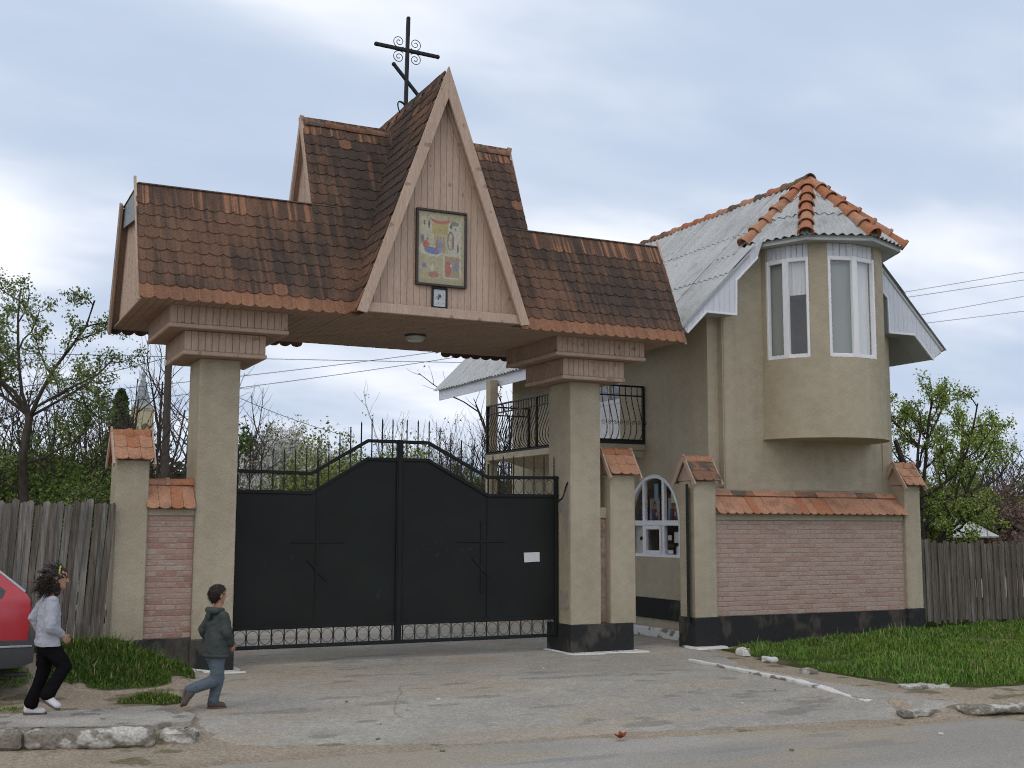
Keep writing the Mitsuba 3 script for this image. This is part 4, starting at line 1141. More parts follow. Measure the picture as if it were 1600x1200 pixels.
add('display_board', [box(7.27, 7.29, 1.32, 2.86, 1.87, 2.32), box(7.14, 7.27, 1.30, 2.86, 1.84, 1.868)], 'shelf_wood', k)
add('counter', [box(7.14, 7.60, 1.30, 2.86, 1.292, 1.31)], 'pvc_board', k)
add('inner_sheet', box(7.17, 7.18, 2.44, 2.87, 1.315, 1.80), 'room_white', k)
for y0, lab in ((2.565, 'left icon of a haloed figure behind the arched window'), (2.165, 'middle icon of a haloed figure behind the arched window'), (1.60, 'right icon of a haloed figure behind the arched window')):
    ic = thing('icon_picture', lab, 'icon')
    add('frame', box(7.245, 7.268, y0 - 0.012, y0 + 0.312, 1.888, 2.275, 0.004), 'frame_dark', ic)
    vv = np.array([[7.242, y0 + 0.30, 1.90], [7.242, y0, 1.90], [7.242, y0, 2.263], [7.242, y0 + 0.30, 2.263]])
    add('print', trimesh.Trimesh(vv, [[0, 1, 2], [0, 2, 3]], process=False), 'icon', ic, uv=np.array([[0, 0], [1, 0], [1, 1], [0, 1.0]]))


def card(name, label, y0, y1, z0, z1, mat, x=7.115, cat='paper'):
    vv = np.array([[x, y1, z0], [x, y0, z0], [x, y0, z1], [x, y1, z1]])
    b = box(x, x + 0.004, y0, y1, z0, z1)
    kk = thing(name, label, cat)
    add('sheet', b, 'paper' if mat == 'printed' else mat, kk)
    if mat == 'printed':
        add('print', trimesh.Trimesh(vv - [0.001, 0, 0], [[0, 1, 2], [0, 2, 3]], process=False), mat, kk, uv=np.array([[0, 0], [1, 0], [1, 1], [0, 1.0]]))


card('picture_card', 'pale blue card hanging high in the middle light of the arched window', 2.01, 2.13, 2.22, 2.50, 'paper_blue', cat='card')
card('picture_card', 'yellow green leaflet high in the right light of the arched window', 1.50, 1.62, 2.17, 2.42, 'paper_cream', cat='card')
card('picture_card', 'small bluish card standing at the foot of the middle icon', 2.28, 2.35, 1.89, 2.0, 'paper_blue', x=7.16, cat='card')
for y0, z0, w, h, lab in ((1.62, 1.56, 0.10, 0.08, 'small paper slip lower right of the arched window'), (1.42, 1.52, 0.12, 0.17, 'larger paper sheet lower right of the arched window'), (1.36, 1.33, 0.12, 0.13, 'paper sheet in the bottom right corner of the arched window'), (1.58, 1.34, 0.16, 0.06, 'flat white card at the bottom right of the arched window')):
    card('paper_notice', lab, y0, y0 + w, z0, z0 + h, 'printed')
solo('dark_box', box(7.13, 7.165, 2.50, 2.62, 1.55, 1.61, 0.004), 'black', 'small black box hanging in the lower left light of the arched window', 'box')

# the corrugated roof
def corrugated(wid, length, pitch=0.146, amp=0.018, t=0.006, nx=8):
    """A sheet waved along x, running up along y."""
    n = int(round(wid / pitch)) * nx
    x = np.linspace(0, wid, n + 1)
    z = amp * np.sin(x / pitch * 2 * PI)
    V = np.concatenate([np.stack([x, x * 0 + y, z + dz], 1) for dz in (0, -t) for y in (0, length)])
    m = n + 1
    F = []
    for i in range(n):
        F += [[i, i + 1, i + 1 + m], [i, i + 1 + m, i + m], [i + 2 * m, i + 1 + 3 * m, i + 1 + 2 * m], [i + 2 * m, i + 3 * m, i + 1 + 3 * m],
              [i, i + 2 * m, i + 1 + 2 * m], [i, i + 1 + 2 * m, i + 1], [i + m, i + 1 + m, i + 1 + 3 * m], [i + m, i + 1 + 3 * m, i + 3 * m]]
    for i in (0, n):
        f = [[i, i + m, i + 3 * m], [i, i + 3 * m, i + 2 * m]]
        F += f if i == 0 else [q[::-1] for q in f]
    return trimesh.Trimesh(V, F, process=False)


YB = 0.40      # above the bay the roof begins behind the bay's own roof


def slab(s, d0, d1, y0):
    return prism([(HX + s * d0, HZ - d0 - 0.06), (HX + s * d1, HZ - d1 - 0.06), (HX + s * d1, HZ - d1 - 0.10), (HX + s * d0, HZ - d0 - 0.10)], y0, BY - 0.04)


ROOF2 = add('roof', [slab(s, 1.40, 2.66, VY + 0.02) for s in (1, -1)] + [slab(s, 0.0, 1.398, YB) for s in (1, -1)], 'soffit_grey', HOUSE)
c45 = math.sqrt(0.5)
EAVE = 2.74 / c45
cuts = [EAVE, EAVE * 0.67, 1.40 / c45, EAVE * 0.345, 0.03]
sw = 1.022
for s in (-1, 1):
    for r in range(4):
        d0, d1 = cuts[r], cuts[r + 1]
        sheet_shape = ply_(corrugated(sw + 0.07, d0 - d1 + (0.14 if r in (0, 1, 2) else 0)), 'sheet_grey', smooth=35)
        front_shape = ply_(corrugated(0.65, d0 - d1 + (0.14 if r in (0, 1, 2) else 0)), 'sheet_grey', smooth=35)
        for c in range(10):
            y = VY + c * (BY - VY - 0.05) / 10
            first = r >= 2 and c == 0
            if first:
                y = YB
            lap = 0.0 if r in (0, 2) else 0.016
            nrm = np.array([s * c45, 0, c45])
            o = np.array([HX + s * d0 * c45, y, HZ - d0 * c45]) + nrm * (0.006 + lap + 0.008 * (c % 2) + (0.010 if r == 2 else 0) + rng.uniform(0, 0.002))
            up = np.array([-s * c45, 0, c45])
            up2 = up * math.cos(0.010) - nrm * math.sin(0.010) if r else up
            put('roof_sheet', front_shape if first else sheet_shape, M4(o, (0, 1, 0), up2, nrm), ROOF2)
barrels(ROOF2, (HX, BY - 0.05, HZ - 0.045), (HX, 0.45, HZ - 0.045), 25, 0.105, 0.09, ['clay', 'clay_old', 'clay_red'], lip=0.016)

# eaves boxes: white boards at the front verge, plain soffits under the eaves
EL = [(6.30, 4.86), (6.385, 4.72), (6.755, 5.09), (7.32, 5.09), (7.335, 5.64), (7.76, 6.05), (7.90, 6.40)]
ER = [(11.70, 4.86), (11.45, 4.64), (11.04, 5.04), (10.48, 5.04), (10.465, 5.63), (10.20, 5.88), (10.10, 6.40)]
EL[1] = (6.40, 4.74)
for pts, sgn in ((EL, 1), (ER, -1)):
    eb = add('eaves_box', prism([(pts[0][0] + sgn * 0.04, pts[0][1] - 0.09)] + pts[1:7] + [(pts[6][0], roof_z(pts[6][0]) - 0.12)], VY + 0.058, 0.47), 'soffit_grey', HOUSE)
    lo = sg.Polygon([(pts[0][0], pts[0][1] - 0.02)] + pts[1:7] + [(pts[6][0], roof_z(pts[6][0]) - 0.03)])
    xa, xb = sorted((pts[0][0], pts[6][0]))
    n = round((xb - xa) / 0.098)
    for q in range(n):
        a, b = xa + q * (xb - xa) / n + 0.002, xa + (q + 1) * (xb - xa) / n - 0.002
        g = lo.intersection(sg.box(a, 0, b, 9))
        for gg in getattr(g, 'geoms', [g]):
            if gg.geom_type == 'Polygon' and gg.area > 0.0005:
                add('eaves_board', prism(list(gg.exterior.coords)[:-1], VY + 0.036 + rng.uniform(0, 0.002), VY + 0.052), 'pvc_board', eb)
    tr = pts[1:6]
    add('edge_trim', [beam((a[0], VY + 0.035, a[1]), (b[0], VY + 0.035, b[1]), 0.03, 0.028, (0, 1, 0), 0.003, ext=0.008) for a, b in zip(tr[:-1], tr[1:])], 'pvc', eb)
xs_ = 6.40
add('eaves_soffit', [prism([(6.36, 4.83), (6.40, 4.74), (7.06, 5.40), (7.06, 5.52)], 0.48, BY - 0.08), prism([(11.64, 4.83), (11.45, 4.64), (10.84, 5.25), (10.84, 5.52)], 0.48, BY - 0.08)], 'soffit_grey', HOUSE)
add('fascia', box(6.335, 6.36, 5.3, BY - 0.06, 4.60, 4.84), 'pvc_board', HOUSE)
add('fascia', prism([(6.34, 4.62), (6.40, 4.60), (7.05, 5.05), (7.05, 5.40)], 5.27, 5.30), 'pvc_board', HOUSE)

# roof of the bay: corrugated facets between ridges of clay tiles
BA = [180, 225, 270, 315, 360]
apex, RE, ZE = np.array([9.02, 0.27, HZ + 0.0]), 1.40, 6.35
corner = [np.array([BX + 0.02 + RE * math.cos(math.radians(a)), BYC + RE * math.sin(math.radians(a)), ZE]) for a in BA]
BROOF = add('bay_roof', trimesh.Trimesh([apex - [0, 0, 0.08]] + [c - [0, 0, 0.05] for c in corner] + [np.array([BX, BYC + 0.3, ZE - 0.05])], [[0, i, i + 1] for i in (1, 2, 3, 4)] + [[6, i + 1, i] for i in (1, 2, 3, 4)], process=False), 'soffit_grey', HOUSE)
for f in range(4):
    A, B = corner[f], corner[f + 1]
    ex = unit(B - A)
    mid = (A + B) / 2
    upv = apex - mid
    upv -= ex * (upv @ ex)
    H = np.linalg.norm(upv)
    ey = upv / H
    ez = np.cross(ex, ey)
    xa_ = (A - mid) @ ex
    xp = (apex - mid) @ ex
    Wd = np.linalg.norm(B - A)
    for r in range(3):
        t0, t1 = r / 3 - (0.02 if r == 0 else 0.0), (r + 1) / 3 + (0.05 if r < 2 else 0.0)
        n = 72
        s = np.linspace(0, 1, n + 1)
        V, ok = [], True
        for dz in (0.0, -0.007):
            for t in (t0, min(t1, 0.995)):
                xx = lerp(xa_ + Wd * s, xp, t)
                wave = 0.020 * np.sin(xx / 0.146 * 2 * PI)
                V.append(mid + xx[:, None] * ex + (t * H) * ey + (wave + dz + 0.012 + 0.016 * (1 - (t - t0) / (t1 - t0)) * (r > 0))[:, None] * ez)
        m = n + 1
        F = []
        for i in range(n):
            F += [[i, i + 1, i + 1 + m], [i, i + 1 + m, i + m], [i + 2 * m, i + 1 + 3 * m, i + 1 + 2 * m], [i + 2 * m, i + 3 * m, i + 1 + 3 * m], [i, i + 2 * m, i + 1 + 2 * m], [i, i + 1 + 2 * m, i + 1]]
        add('roof_sheet', trimesh.Trimesh(np.concatenate(V), F, process=False), 'sheet_grey', BROOF, smooth=35)
for c in corner[:4]:
    d_ = unit(c - apex)
    barrels(BROOF, c + d_ * 0.05 + [0, 0, 0.005], apex - [0, 0, 0.01] + d_ * 0.06, 6, 0.112, 0.088, ['clay_red', 'clay_red', 'clay'], name='hip_tile', lip=0.022, over=0.05)
barrels(BROOF, (HX, 0.16, HZ - 0.03), (HX, 0.46, HZ - 0.03), 1, 0.105, 0.10, ['clay_old'], name='hip_tile')
# its soffit and fascia
ring_o, ring_i = [np.array([BX + 0.02 + (RE - 0.03) * math.cos(math.radians(a)), BYC + (RE - 0.03) * math.sin(math.radians(a))]) for a in BA], [np.array([BX + (BR - 0.04) * math.cos(math.radians(a)), BYC + (BR - 0.04) * math.sin(math.radians(a))]) for a in np.linspace(360, 180, 25)]
add('soffit', prism([tuple(p) for p in ring_o] + [tuple(p) for p in ring_i], 6.255, 6.275, 'z'), 'soffit_grey', BROOF)
add('fascia', [beam(np.append(a, 6.285), np.append(b, 6.285), 0.02, 0.075, unit(np.cross(np.append(b - a, 0), [0, 0, 1])), ext=0.006) for a, b in zip(ring_o[:-1], ring_o[1:])], 'soffit_grey', BROOF)

# ---------------------------------------------------------------- the balcony on the side wall
BAL = add('balcony', [box(6.06, 7.06, 2.30, 6.70, 3.07, 3.19, 0.01), prism([(6.5, 3.07), (7.06, 3.07), (7.06, 2.93), (6.85, 2.97)], 2.34, 6.66)], 'stucco', HOUSE)
x0, y0, y1 = 6.09, 2.31, 6.68
for z, w, h in ((4.165, 0.04, 0.03), (4.00, 0.025, 0.025), (3.215, 0.05, 0.06)):
    add('rail', beam((x0, y0, z), (x0, y1, z), w, h, (1, 0, 0), 0.004), 'iron', BAL)
for yy in (y0, y1):
    for z, w, h in ((4.165, 0.04, 0.03), (4.00, 0.025, 0.025), (3.215, 0.05, 0.08)):
        add('rail', beam((x0, yy + 0.001, z), (7.04, yy + 0.001, z), w, h, (0, 1, 0), 0.004), 'iron', BAL)
for px, py in ((x0, y0), (x0, y1), (7.02, y0), (7.02, y1), (x0, 4.5)):
    add('rail_post', box(px - 0.022, px + 0.022, py - 0.022, py + 0.022, 3.19, 4.18, 0.004), 'iron', BAL)
zz = np.array([4.16, 4.0, 3.96, 3.85, 3.72, 3.60, 3.50, 3.42, 3.34, 3.28, 3.24, 3.22])
off = np.array([0, 0, 0.005, 0.035, 0.085, 0.13, 0.16, 0.168, 0.15, 0.11, 0.06, 0.0])
bulge = ply_(tube(np.stack([off * 0, -off, zz], 1), 0.0085, 5), 'iron', smooth=True)
for q in range(1, 8):
    for yy, s in ((y0, 1), (y1, -1)):
        put('rail_bar', bulge, M4((x0 + q * 0.93 / 8, yy, 0), (s, 0, 0), (0, s, 0)), BAL)
for q in range(1, 40):
    put('rail_bar', bulge, M4((x0, y0 + q * (y1 - y0) / 40, 0), (0, -1, 0), (1, 0, 0)), BAL)
t = np.linspace(0, 1, 22)
spiral = ply_(tube(np.stack([0.04 * (1 - 0.8 * t) * np.cos(t * 11), t * 0, 0.04 * (1 - 0.8 * t) * np.sin(t * 11)], 1), 0.004, 4), 'iron', smooth=True)
for q in range(8):
    put('scroll', spiral, M4((x0 + 0.06 + q * 0.93 / 8, y0 - 0.15, 3.52), *((1, 0, 0), (0, 1, 0)) if q % 2 else ((-1, 0, 0), (0, -1, 0))), BAL)
k = add('balcony_door', [box(7.08, 7.14, a, b, c, d, 0.005) for a, b, c, d in ((3.12, 3.20, 3.22, 5.15), (3.97, 4.05, 3.22, 5.15), (3.55, 3.63, 3.22, 5.15), (3.20, 3.97, 5.07, 5.15), (3.20, 3.97, 3.97, 4.05))] + [box(7.10, 7.13, 3.2, 3.97, 3.22, 3.97)], 'pvc', HOUSE)
for a, b in ((3.20, 3.55), (3.63, 3.97)):
    add('pane', trimesh.Trimesh([[7.11, b, 4.05], [7.11, a, 4.05], [7.11, a, 5.07], [7.11, b, 5.07]], [[0, 1, 2], [0, 2, 3]], process=False), 'glass', k)
add('support_post', box(6.12, 6.30, 6.62, 6.82, -0.1, 4.72, 0.012), 'stucco', HOUSE)
add('door', [box(7.03, 7.06, 6.0, 6.9, 0.28, 2.4, 0.01)], 'board_brown', HOUSE)

# ---------------------------------------------------------------- kerbs, painted stones, litter
def stone(name, mat, label, cat, c, size, seed, group=None, rz=0.0, amp=0.02, sub=4):
    m = box(-size[0] / 2, size[0] / 2, -size[1] / 2, size[1] / 2, -size[2] / 2, size[2] / 2, min(size) * 0.2)
    m = refine(m, max(size) / (6 * sub) + min(size) / 4)
    n = m.vertex_normals
    m.vertices = m.vertices + n * ((meshkit.fbm(m.vertices * 14 + seed, 4, seed) - 0.5) * 2 * amp)[:, None]
    m.apply_transform(rot([0, 0, 1], rz))
    m.apply_translation(c)
    return solo(name, m, mat, label, cat, group, smooth=35)


kx = [-6.2, -5.2, -4.1, -3.03, -1.98]
for q, (a, b) in enumerate(zip(kx[:-1], kx[1:])):
    xm = (a + b) / 2
    L = (b - a) * math.hypot(1, 0.35) - 0.03
    stone('kerb_stone', 'kerb_stone', ['rough kerb stone beyond the left edge, farther out', 'rough kerb stone just out of sight at the left', 'rough whitewashed kerb stone at the left edge of the picture', 'long crumbling whitewashed kerb stone in front of the running girl'][q], 'kerb',
          (xm, float(kerb_line(xm)) - 0.075, -0.055), (L, 0.16, 0.17), 10 + q, rz=math.degrees(math.atan(-0.35)), amp=0.022)
stone('broken_kerb', 'kerb_stone', 'broken rubble at the end of the left kerb', 'rubble', (-1.77, -3.87, -0.075), (0.30, 0.2, 0.12), 33, rz=-20, amp=0.05)
stone('broken_kerb', 'kerb_stone', 'crumbled kerb stone at the right edge of the road', 'kerb', (6.2, -5.80, -0.075), (0.85, 0.13, 0.08), 34, rz=-14, amp=0.045)
stone('broken_kerb', 'kerb_stone', 'flat broken kerb piece left of the crumbled kerb stone at the right', 'kerb', (5.33, -5.56, -0.095), (0.42, 0.14, 0.07), 35, rz=-12, amp=0.03)
pl = [(-1.47, 5.32), (-2.62, 5.285), (-3.72, 5.25), (-4.98, 5.215)]
for q, (a, b) in enumerate(zip(pl[:-1], pl[1:])):
    my_, mx_ = (a[0] + b[0]) / 2, (a[1] + b[1]) / 2
    za, zb = float(gz(a[1], a[0])), float(gz(b[1], b[0]))
    m = beam((a[1], a[0] - 0.012, za + 0.016), (b[1], b[0] + 0.012, zb + 0.016), 0.068 + 0.02 * q, 0.05, (1, 0, 0), 0.01)
    m = refine(m, 0.05)
    m.vertices = m.vertices + (meshkit.noise(m.vertices * 7, 3 + q) - 0.5)[:, None] * np.array([0.03, 0.0, 0.008])
    solo('painted_kerb', m, 'whitewash', ['far piece', 'middle piece', 'near piece'][q] + ' of the white painted kerb line right of the driveway', 'kerb', smooth=30)
stone('painted_stone', 'whitewash', 'white painted stone in the grass nearest the dark capped post', 'stone', (6.46, -1.13, 0.04), (0.13, 0.2, 0.12), 41, amp=0.03)
stone('painted_stone', 'whitewash', 'flatter white painted stone at the edge of the grass, nearer the road', 'stone', (6.31, -1.90, 0.025), (0.16, 0.16, 0.08), 42, amp=0.03)
stone('field_stone', 'kerb_stone', 'grey stone at the edge of the grass beside the painted kerb', 'stone', (6.0, -3.05, 0.01), (0.16, 0.22, 0.06), 43, amp=0.03)
stone('field_stone', 'kerb_stone', 'flat grey slab edge in the grass by the road at the right', 'stone', (6.35, -4.62, 0.0), (0.55, 0.2, 0.05), 44, rz=-15, amp=0.025)
m = box(-0.07, 0.07, -0.035, 0.035, 0, 0.004)
v, f = trimesh.remesh.subdivide_to_size(m.vertices, m.faces, 0.02)
v[:, 2] += 0.5 * np.abs(v[:, 1]) + 1.6 * v[:, 0] ** 2 * 4 + 0.01
solo('fallen_leaf', trimesh.Trimesh(v, f).apply_transform(rot([0, 0, 1], 40)).apply_translation([1.85, -5.45, float(gz(1.85, -5.45)) + 0.01]), 'leaf_red', 'curled reddish dry leaf lying on the road', 'leaf')
r = random.Random(12)
for q in range(14):
    x, y = r.uniform(-3, 5.5), r.uniform(-6.8, -1.2)
    if -3.5 < x < -1.5 and y < -2.3:
        y = r.uniform(-6.5, -4.7)
    stone('pebble', 'kerb_stone' if q % 3 else 'litter', 'small pebble lying on the driveway or the road', 'pebble', (x, y, float(gz(x, y)) + 0.014), (r.uniform(0.02, 0.05), r.uniform(0.02, 0.035), 0.02), 60 + q, 'pebbles scattered on the road', rz=r.uniform(0, 180), amp=0.006, sub=1)

# ---------------------------------------------------------------- trees, shrubs and what stands far behind


class Plant:
    def __init__(self, seed):
        self.r = np.random.default_rng(seed)
        self.paths, self.radii, self.twigs = [], [], []

    def grow(self, p, d, L, r0, lvl, kids, bend=0.25, up=0.12, spread=0.8, shrink=0.62, nseg=5, start=0.3):
        r = self.r
        pts, p, d = [np.array(p, float)], np.array(p, float), unit(d)
        for _ in range(nseg):
            d = unit(d + r.normal(0, bend, 3) / math.sqrt(nseg) * 1.4 + [0, 0, up / nseg * 2])
            p = p + d * L / nseg
            pts.append(p)
        pts = np.array(pts)
        end = 0.45 if lvl > 0 else 0.25
        self.paths.append(pts)
        self.radii.append(r0 * np.linspace(1, end, nseg + 1))
        if lvl <= 1:
            self.twigs.append(pts)
        if lvl == 0:
            return
        n = kids[-lvl] if isinstance(kids, (list, tuple)) else kids
        for k in range(n):
            t = lerp(start, 1.0, (k + r.uniform(0.2, 0.8)) / n)
            i = min(int(t * nseg), nseg - 1)
            q = lerp(pts[i], pts[i + 1], t * nseg - i)
            dd = unit(pts[i + 1] - pts[i])
            side = unit(np.cross(dd, r.normal(0, 1, 3)))
            self.grow(q, unit(dd * (1 - 0.55 * spread) + side * spread), L * shrink * r.uniform(0.7, 1.15) * (1.1 - 0.45 * t), r0 * lerp(0.62, 0.42, t), lvl - 1, kids, bend, up, spread, shrink, max(3, nseg - 1), start)

    def wood(self, sides=(6, 3)):
        big = [k for k in range(len(self.paths)) if self.radii[k][0] > 0.02]
        small = [k for k in range(len(self.paths)) if self.radii[k][0] <= 0.02]
        ms = []
        for ks, s in ((big, sides[0]), (small, sides[1])):
            if ks:
                ms.append(tubes([self.paths[k] for k in ks], [np.maximum(self.radii[k], 0.004) for k in ks], s))
        return trimesh.util.concatenate(ms)

    def leaves(self, n, size, c0, c1, scatter=0.10, clump=3, extra=None):
        r = self.r
        segs = [(t[i], t[i + 1]) for t in self.twigs for i in range(len(t) - 1)]
        A, B = np.array([s[0] for s in segs]), np.array([s[1] for s in segs])
        w = np.linalg.norm(B - A, axis=1)
        m = max(1, n // clump)
        idx = r.choice(len(segs), m, p=w / w.sum())
        c = A[idx] + (B - A)[idx] * r.random((m, 1))
        c = np.repeat(c, clump, 0) + r.normal(0, scatter, (m * clump, 3))
        return leaf_quads(r, c, size, c0, c1)


def leaf_quads(r, c, size, c0, c1, long=1.6):
    n = len(c)
    u = r.normal(0, 1, (n, 3))
    u /= np.linalg.norm(u, axis=1, keepdims=True)
    w = np.cross(u, r.normal(0, 1, (n, 3)))
    w /= np.linalg.norm(w, axis=1, keepdims=True)
    nn = np.cross(u, w)
    s = (size * r.uniform(0.6, 1.25, n))[:, None]
    V = np.stack([c, c + u * s * long * 0.5 + w * s * 0.5 + nn * s * 0.15, c + u * s * long, c + u * s * long * 0.5 - w * s * 0.5 + nn * s * 0.15], 1).reshape(-1, 3)
    o = np.arange(n)[:, None] * 4
    F = np.stack([o + [0, 1, 2], o + [0, 2, 3]], 1).reshape(-1, 3)
    col = lerp(np.array(c0), np.array(c1), r.random((n, 1))) * r.uniform(0.8, 1.2, (n, 1))
    return trimesh.Trimesh(V, F, process=False), np.repeat(np.clip(col, 0, 1), 4, 0)


def tree(label, P, leafy=None, kind='tree', cat='tree', blossom=None, sides=(6, 3)):
    k = thing(kind, label, cat)
    add('trunk', P.wood(sides), 'bark', k, smooth=True)
    for nm, a in (('crown', leafy), ('blossom', blossom)):
        if a:
            m, c = P.leaves(*a[:4], **(a[4] if len(a) > 4 else {}))
            add(nm, m, 'vertex', k, color=c)
    return k


GREEN0, GREEN1 = (0.145, 0.20, 0.07), (0.27, 0.33, 0.13)
# old fruit tree behind the left fence: leaning trunk, long half-bare boughs
P = Plant(101)
base = np.array([-2.72, 3.0, 0.35])
trunk = np.array([base, base + [0.07, 0, 0.9], base + [0.02, 0.02, 1.6], base + [-0.05, 0.0, 2.3], base + [0.03, 0.05, 3.0]])
P.paths.append(trunk)
P.radii.append(np.array([0.095, 0.085, 0.075, 0.068, 0.055]))
fork = trunk[-1]
for d, L, r0 in (((0.55, -0.1, 0.9), 1.9, 0.030), ((-0.15, 0.1, 1.0), 2.1, 0.030), ((-0.9, -0.2, 0.8), 2.0, 0.030), ((0.9, 0.2, 0.42), 1.5, 0.024), ((-0.3, 0.8, 0.7), 1.8, 0.027), ((0.2, -0.8, 0.6), 1.5, 0.022), ((-1.0, 0.2, 0.35), 1.8, 0.026)):
    P.grow(fork - [0, 0, 0.05], d, L, r0, 3, (5, 5, 4), bend=0.30, up=0.22, spread=0.85, shrink=0.46, start=0.28)
for z, d in ((1.6, (0.9, -0.3, 0.35)), (1.9, (-0.9, 0.1, 0.5)), (1.3, (0.4, 0.7, 0.5)), (1.2, (-0.7, 0.5, 0.4)), (2.3, (0.8, 0.5, 0.5))):
    P.grow(base + [0.02, 0, z], d, 1.15, 0.024, 3, (5, 4, 4), bend=0.35, up=0.15, spread=0.9, shrink=0.5)
tree('old fruit tree with sparse young leaves rising behind the left fence', P, (17000, 0.028, GREEN0, GREEN1, dict(scatter=0.05, clump=5)))
# second crown at the far left edge
P = Plant(102)
for d, L in (((0.4, 0.0, 1.0), 1.8), ((-0.3, 0.2, 1.0), 1.7), ((0.8, 0.1, 0.7), 1.3), ((-0.6, -0.2, 0.8), 1.5)):
    P.grow((-4.0, 4.2, 3.2), d, L, 0.05, 3, (5, 4, 4), bend=0.32, up=0.2, spread=0.85, shrink=0.5)
P.paths.append(np.array([[-4.0, 4.2, 0.3], [-4.02, 4.2, 1.8], [-4.0, 4.2, 3.3]]))
P.radii.append(np.array([0.13, 0.11, 0.09]))
tree('leafing fruit tree at the far left edge of the picture', P, (10000, 0.028, GREEN0, GREEN1, dict(scatter=0.06, clump=5)))


def bush(label, c, rx, ry, h, seed, leafn, size, c0, c1, stems=9, kids=(4, 4), scatter=0.12, kind='shrub', cat='shrub', blossom=None, r0=0.022, spread=0.75, up=0.35, lean=0.55, clump=3):
    P = Plant(seed)
    rr = np.random.default_rng(seed)
    for _ in range(stems):
        a, q = rr.uniform(0, 2 * PI), math.sqrt(rr.random())
        b = np.array([c[0] + rx * 0.5 * q * math.cos(a), c[1] + ry * 0.5 * q * math.sin(a), c[2]])
        d = np.array([math.cos(a) * q * lean * rx / h * 1.6, math.sin(a) * q * lean * ry / h * 1.6, 1.0])
        P.grow(b, d, h * rr.uniform(0.6, 0.95), r0, 2, kids, bend=0.2, up=up, spread=spread, shrink=0.5, start=0.22)
    return tree(label, P, (leafn, size, c0, c1, dict(scatter=scatter, clump=clump)) if leafn else None, kind, cat, blossom=(blossom[0], blossom[1], blossom[2], blossom[3], dict(scatter=scatter, clump=clump)) if blossom else None, sides=(5, 3))


bush('dense green bush low behind the left fence near the post', (-1.75, 4.4, 0.3), 0.8, 0.7, 2.3, 111, 11000, 0.04, (0.105, 0.165, 0.04), (0.20, 0.27, 0.075), stems=14)
bush('green undergrowth below the old fruit tree', (-3.0, 5.2, 0.3), 1.3, 0.9, 2.6, 112, 13000, 0.042, (0.095, 0.145, 0.042), (0.18, 0.24, 0.075), stems=16)
bush('green undergrowth at the left edge behind the fence', (-4.6, 5.6, 0.3), 1.3, 0.9, 2.9, 113, 9000, 0.045, (0.095, 0.145, 0.042), (0.18, 0.24, 0.075), stems=14)
bush('brown leafless thicket behind the orange capped post', (-1.3, 9.0, 0.3), 1.2, 1.0, 4.1, 114, 0, 0, None, None, stems=26, kids=(7, 6), r0=0.028)
bush('brown leafless thicket farther left behind the fruit tree', (-3.0, 10.5, 0.3), 1.6, 1.0, 4.4, 115, 2500, 0.05, (0.08, 0.075, 0.04), (0.13, 0.12, 0.06), stems=26, kids=(7, 6), r0=0.028)
bush('bare grey tree just behind the narrow left brick panel', (0.95, 13.5, 0.0), 1.3, 1.0, 5.6, 116, 0, 0, None, None, stems=9, kids=(6, 5), r0=0.045, kind='tree', cat='tree')
bush('bare tree right of the left pillar', (4.55, 22.0, 0.0), 0.55, 0.6, 5.6, 117, 0, 0, None, None, stems=7, kids=(8, 6), r0=0.05, kind='tree', cat='tree')
# dark conifer in front of the church
k = thing('conifer', 'dark pointed conifer beside the church tower', 'tree')
rr = np.random.default_rng(120)
n = 9000
h = rr.random(n) ** 0.8
c = np.array([1.58, 26.0, 1.2]) + np.stack([rr.normal(0, 1, n) * 0, rr.normal(0, 1, n) * 0, h * 5.0], 1)
a = rr.uniform(0, 2 * PI, n)
rad = 0.75 * (1 - h) ** 0.6 * np.sqrt(rr.random(n)) * (1 + 0.35 * np.sin(a * 3 + h * 20))
c[:, 0] += rad * np.cos(a)
c[:, 1] += rad * np.sin(a)
m, col = leaf_quads(rr, c, 0.09, (0.065, 0.10, 0.042), (0.115, 0.16, 0.07))
add('crown', m, 'vertex', k, color=col)
add('trunk', tube([(1.58, 26, -0.1), (1.58, 26, 5.8)], [0.12, 0.03], 6), 'bark', k, smooth=True)
bush('dark shrubs below the church tower', (2.1, 27.5, 0.0), 1.6, 1.0, 4.2, 121, 6000, 0.08, (0.03, 0.045, 0.02), (0.06, 0.075, 0.035), stems=12)

# the shrubbery seen over the gate
bush('white blossoming fruit tree over the left gate leaf', (6.35, 24.0, 0.0), 1.8, 1.5, 4.6, 131, 1500, 0.06, (0.10, 0.13, 0.04), (0.16, 0.20, 0.07), stems=13, kids=(7, 5), kind='tree', cat='tree', blossom=(26000, 0.060, (0.50, 0.50, 0.44), (0.68, 0.67, 0.62)))
bush('rounded dark green tree behind the white blossom', (9.05, 34.0, 0.0), 2.0, 1.8, 5.2, 132, 22000, 0.12, (0.06, 0.10, 0.03), (0.11, 0.16, 0.05), stems=14, kids=(7, 5), kind='tree', cat='tree')
bush('bright leafing shrub over the bend of the left gate leaf', (5.55, 17.0, 0.0), 1.1, 0.9, 3.5, 133, 14000, 0.062, (0.15, 0.20, 0.05), (0.27, 0.32, 0.10), stems=12, kids=(6, 5), spread=0.6)
bush('taller yellow green shrub left of the gate middle', (7.0, 17.5, 0.0), 1.4, 1.0, 4.0, 134, 14000, 0.062, (0.16, 0.20, 0.055), (0.28, 0.32, 0.11), stems=13, kids=(6, 5), spread=0.6, blossom=(4000, 0.055, (0.50, 0.50, 0.44), (0.66, 0.65, 0.60)))
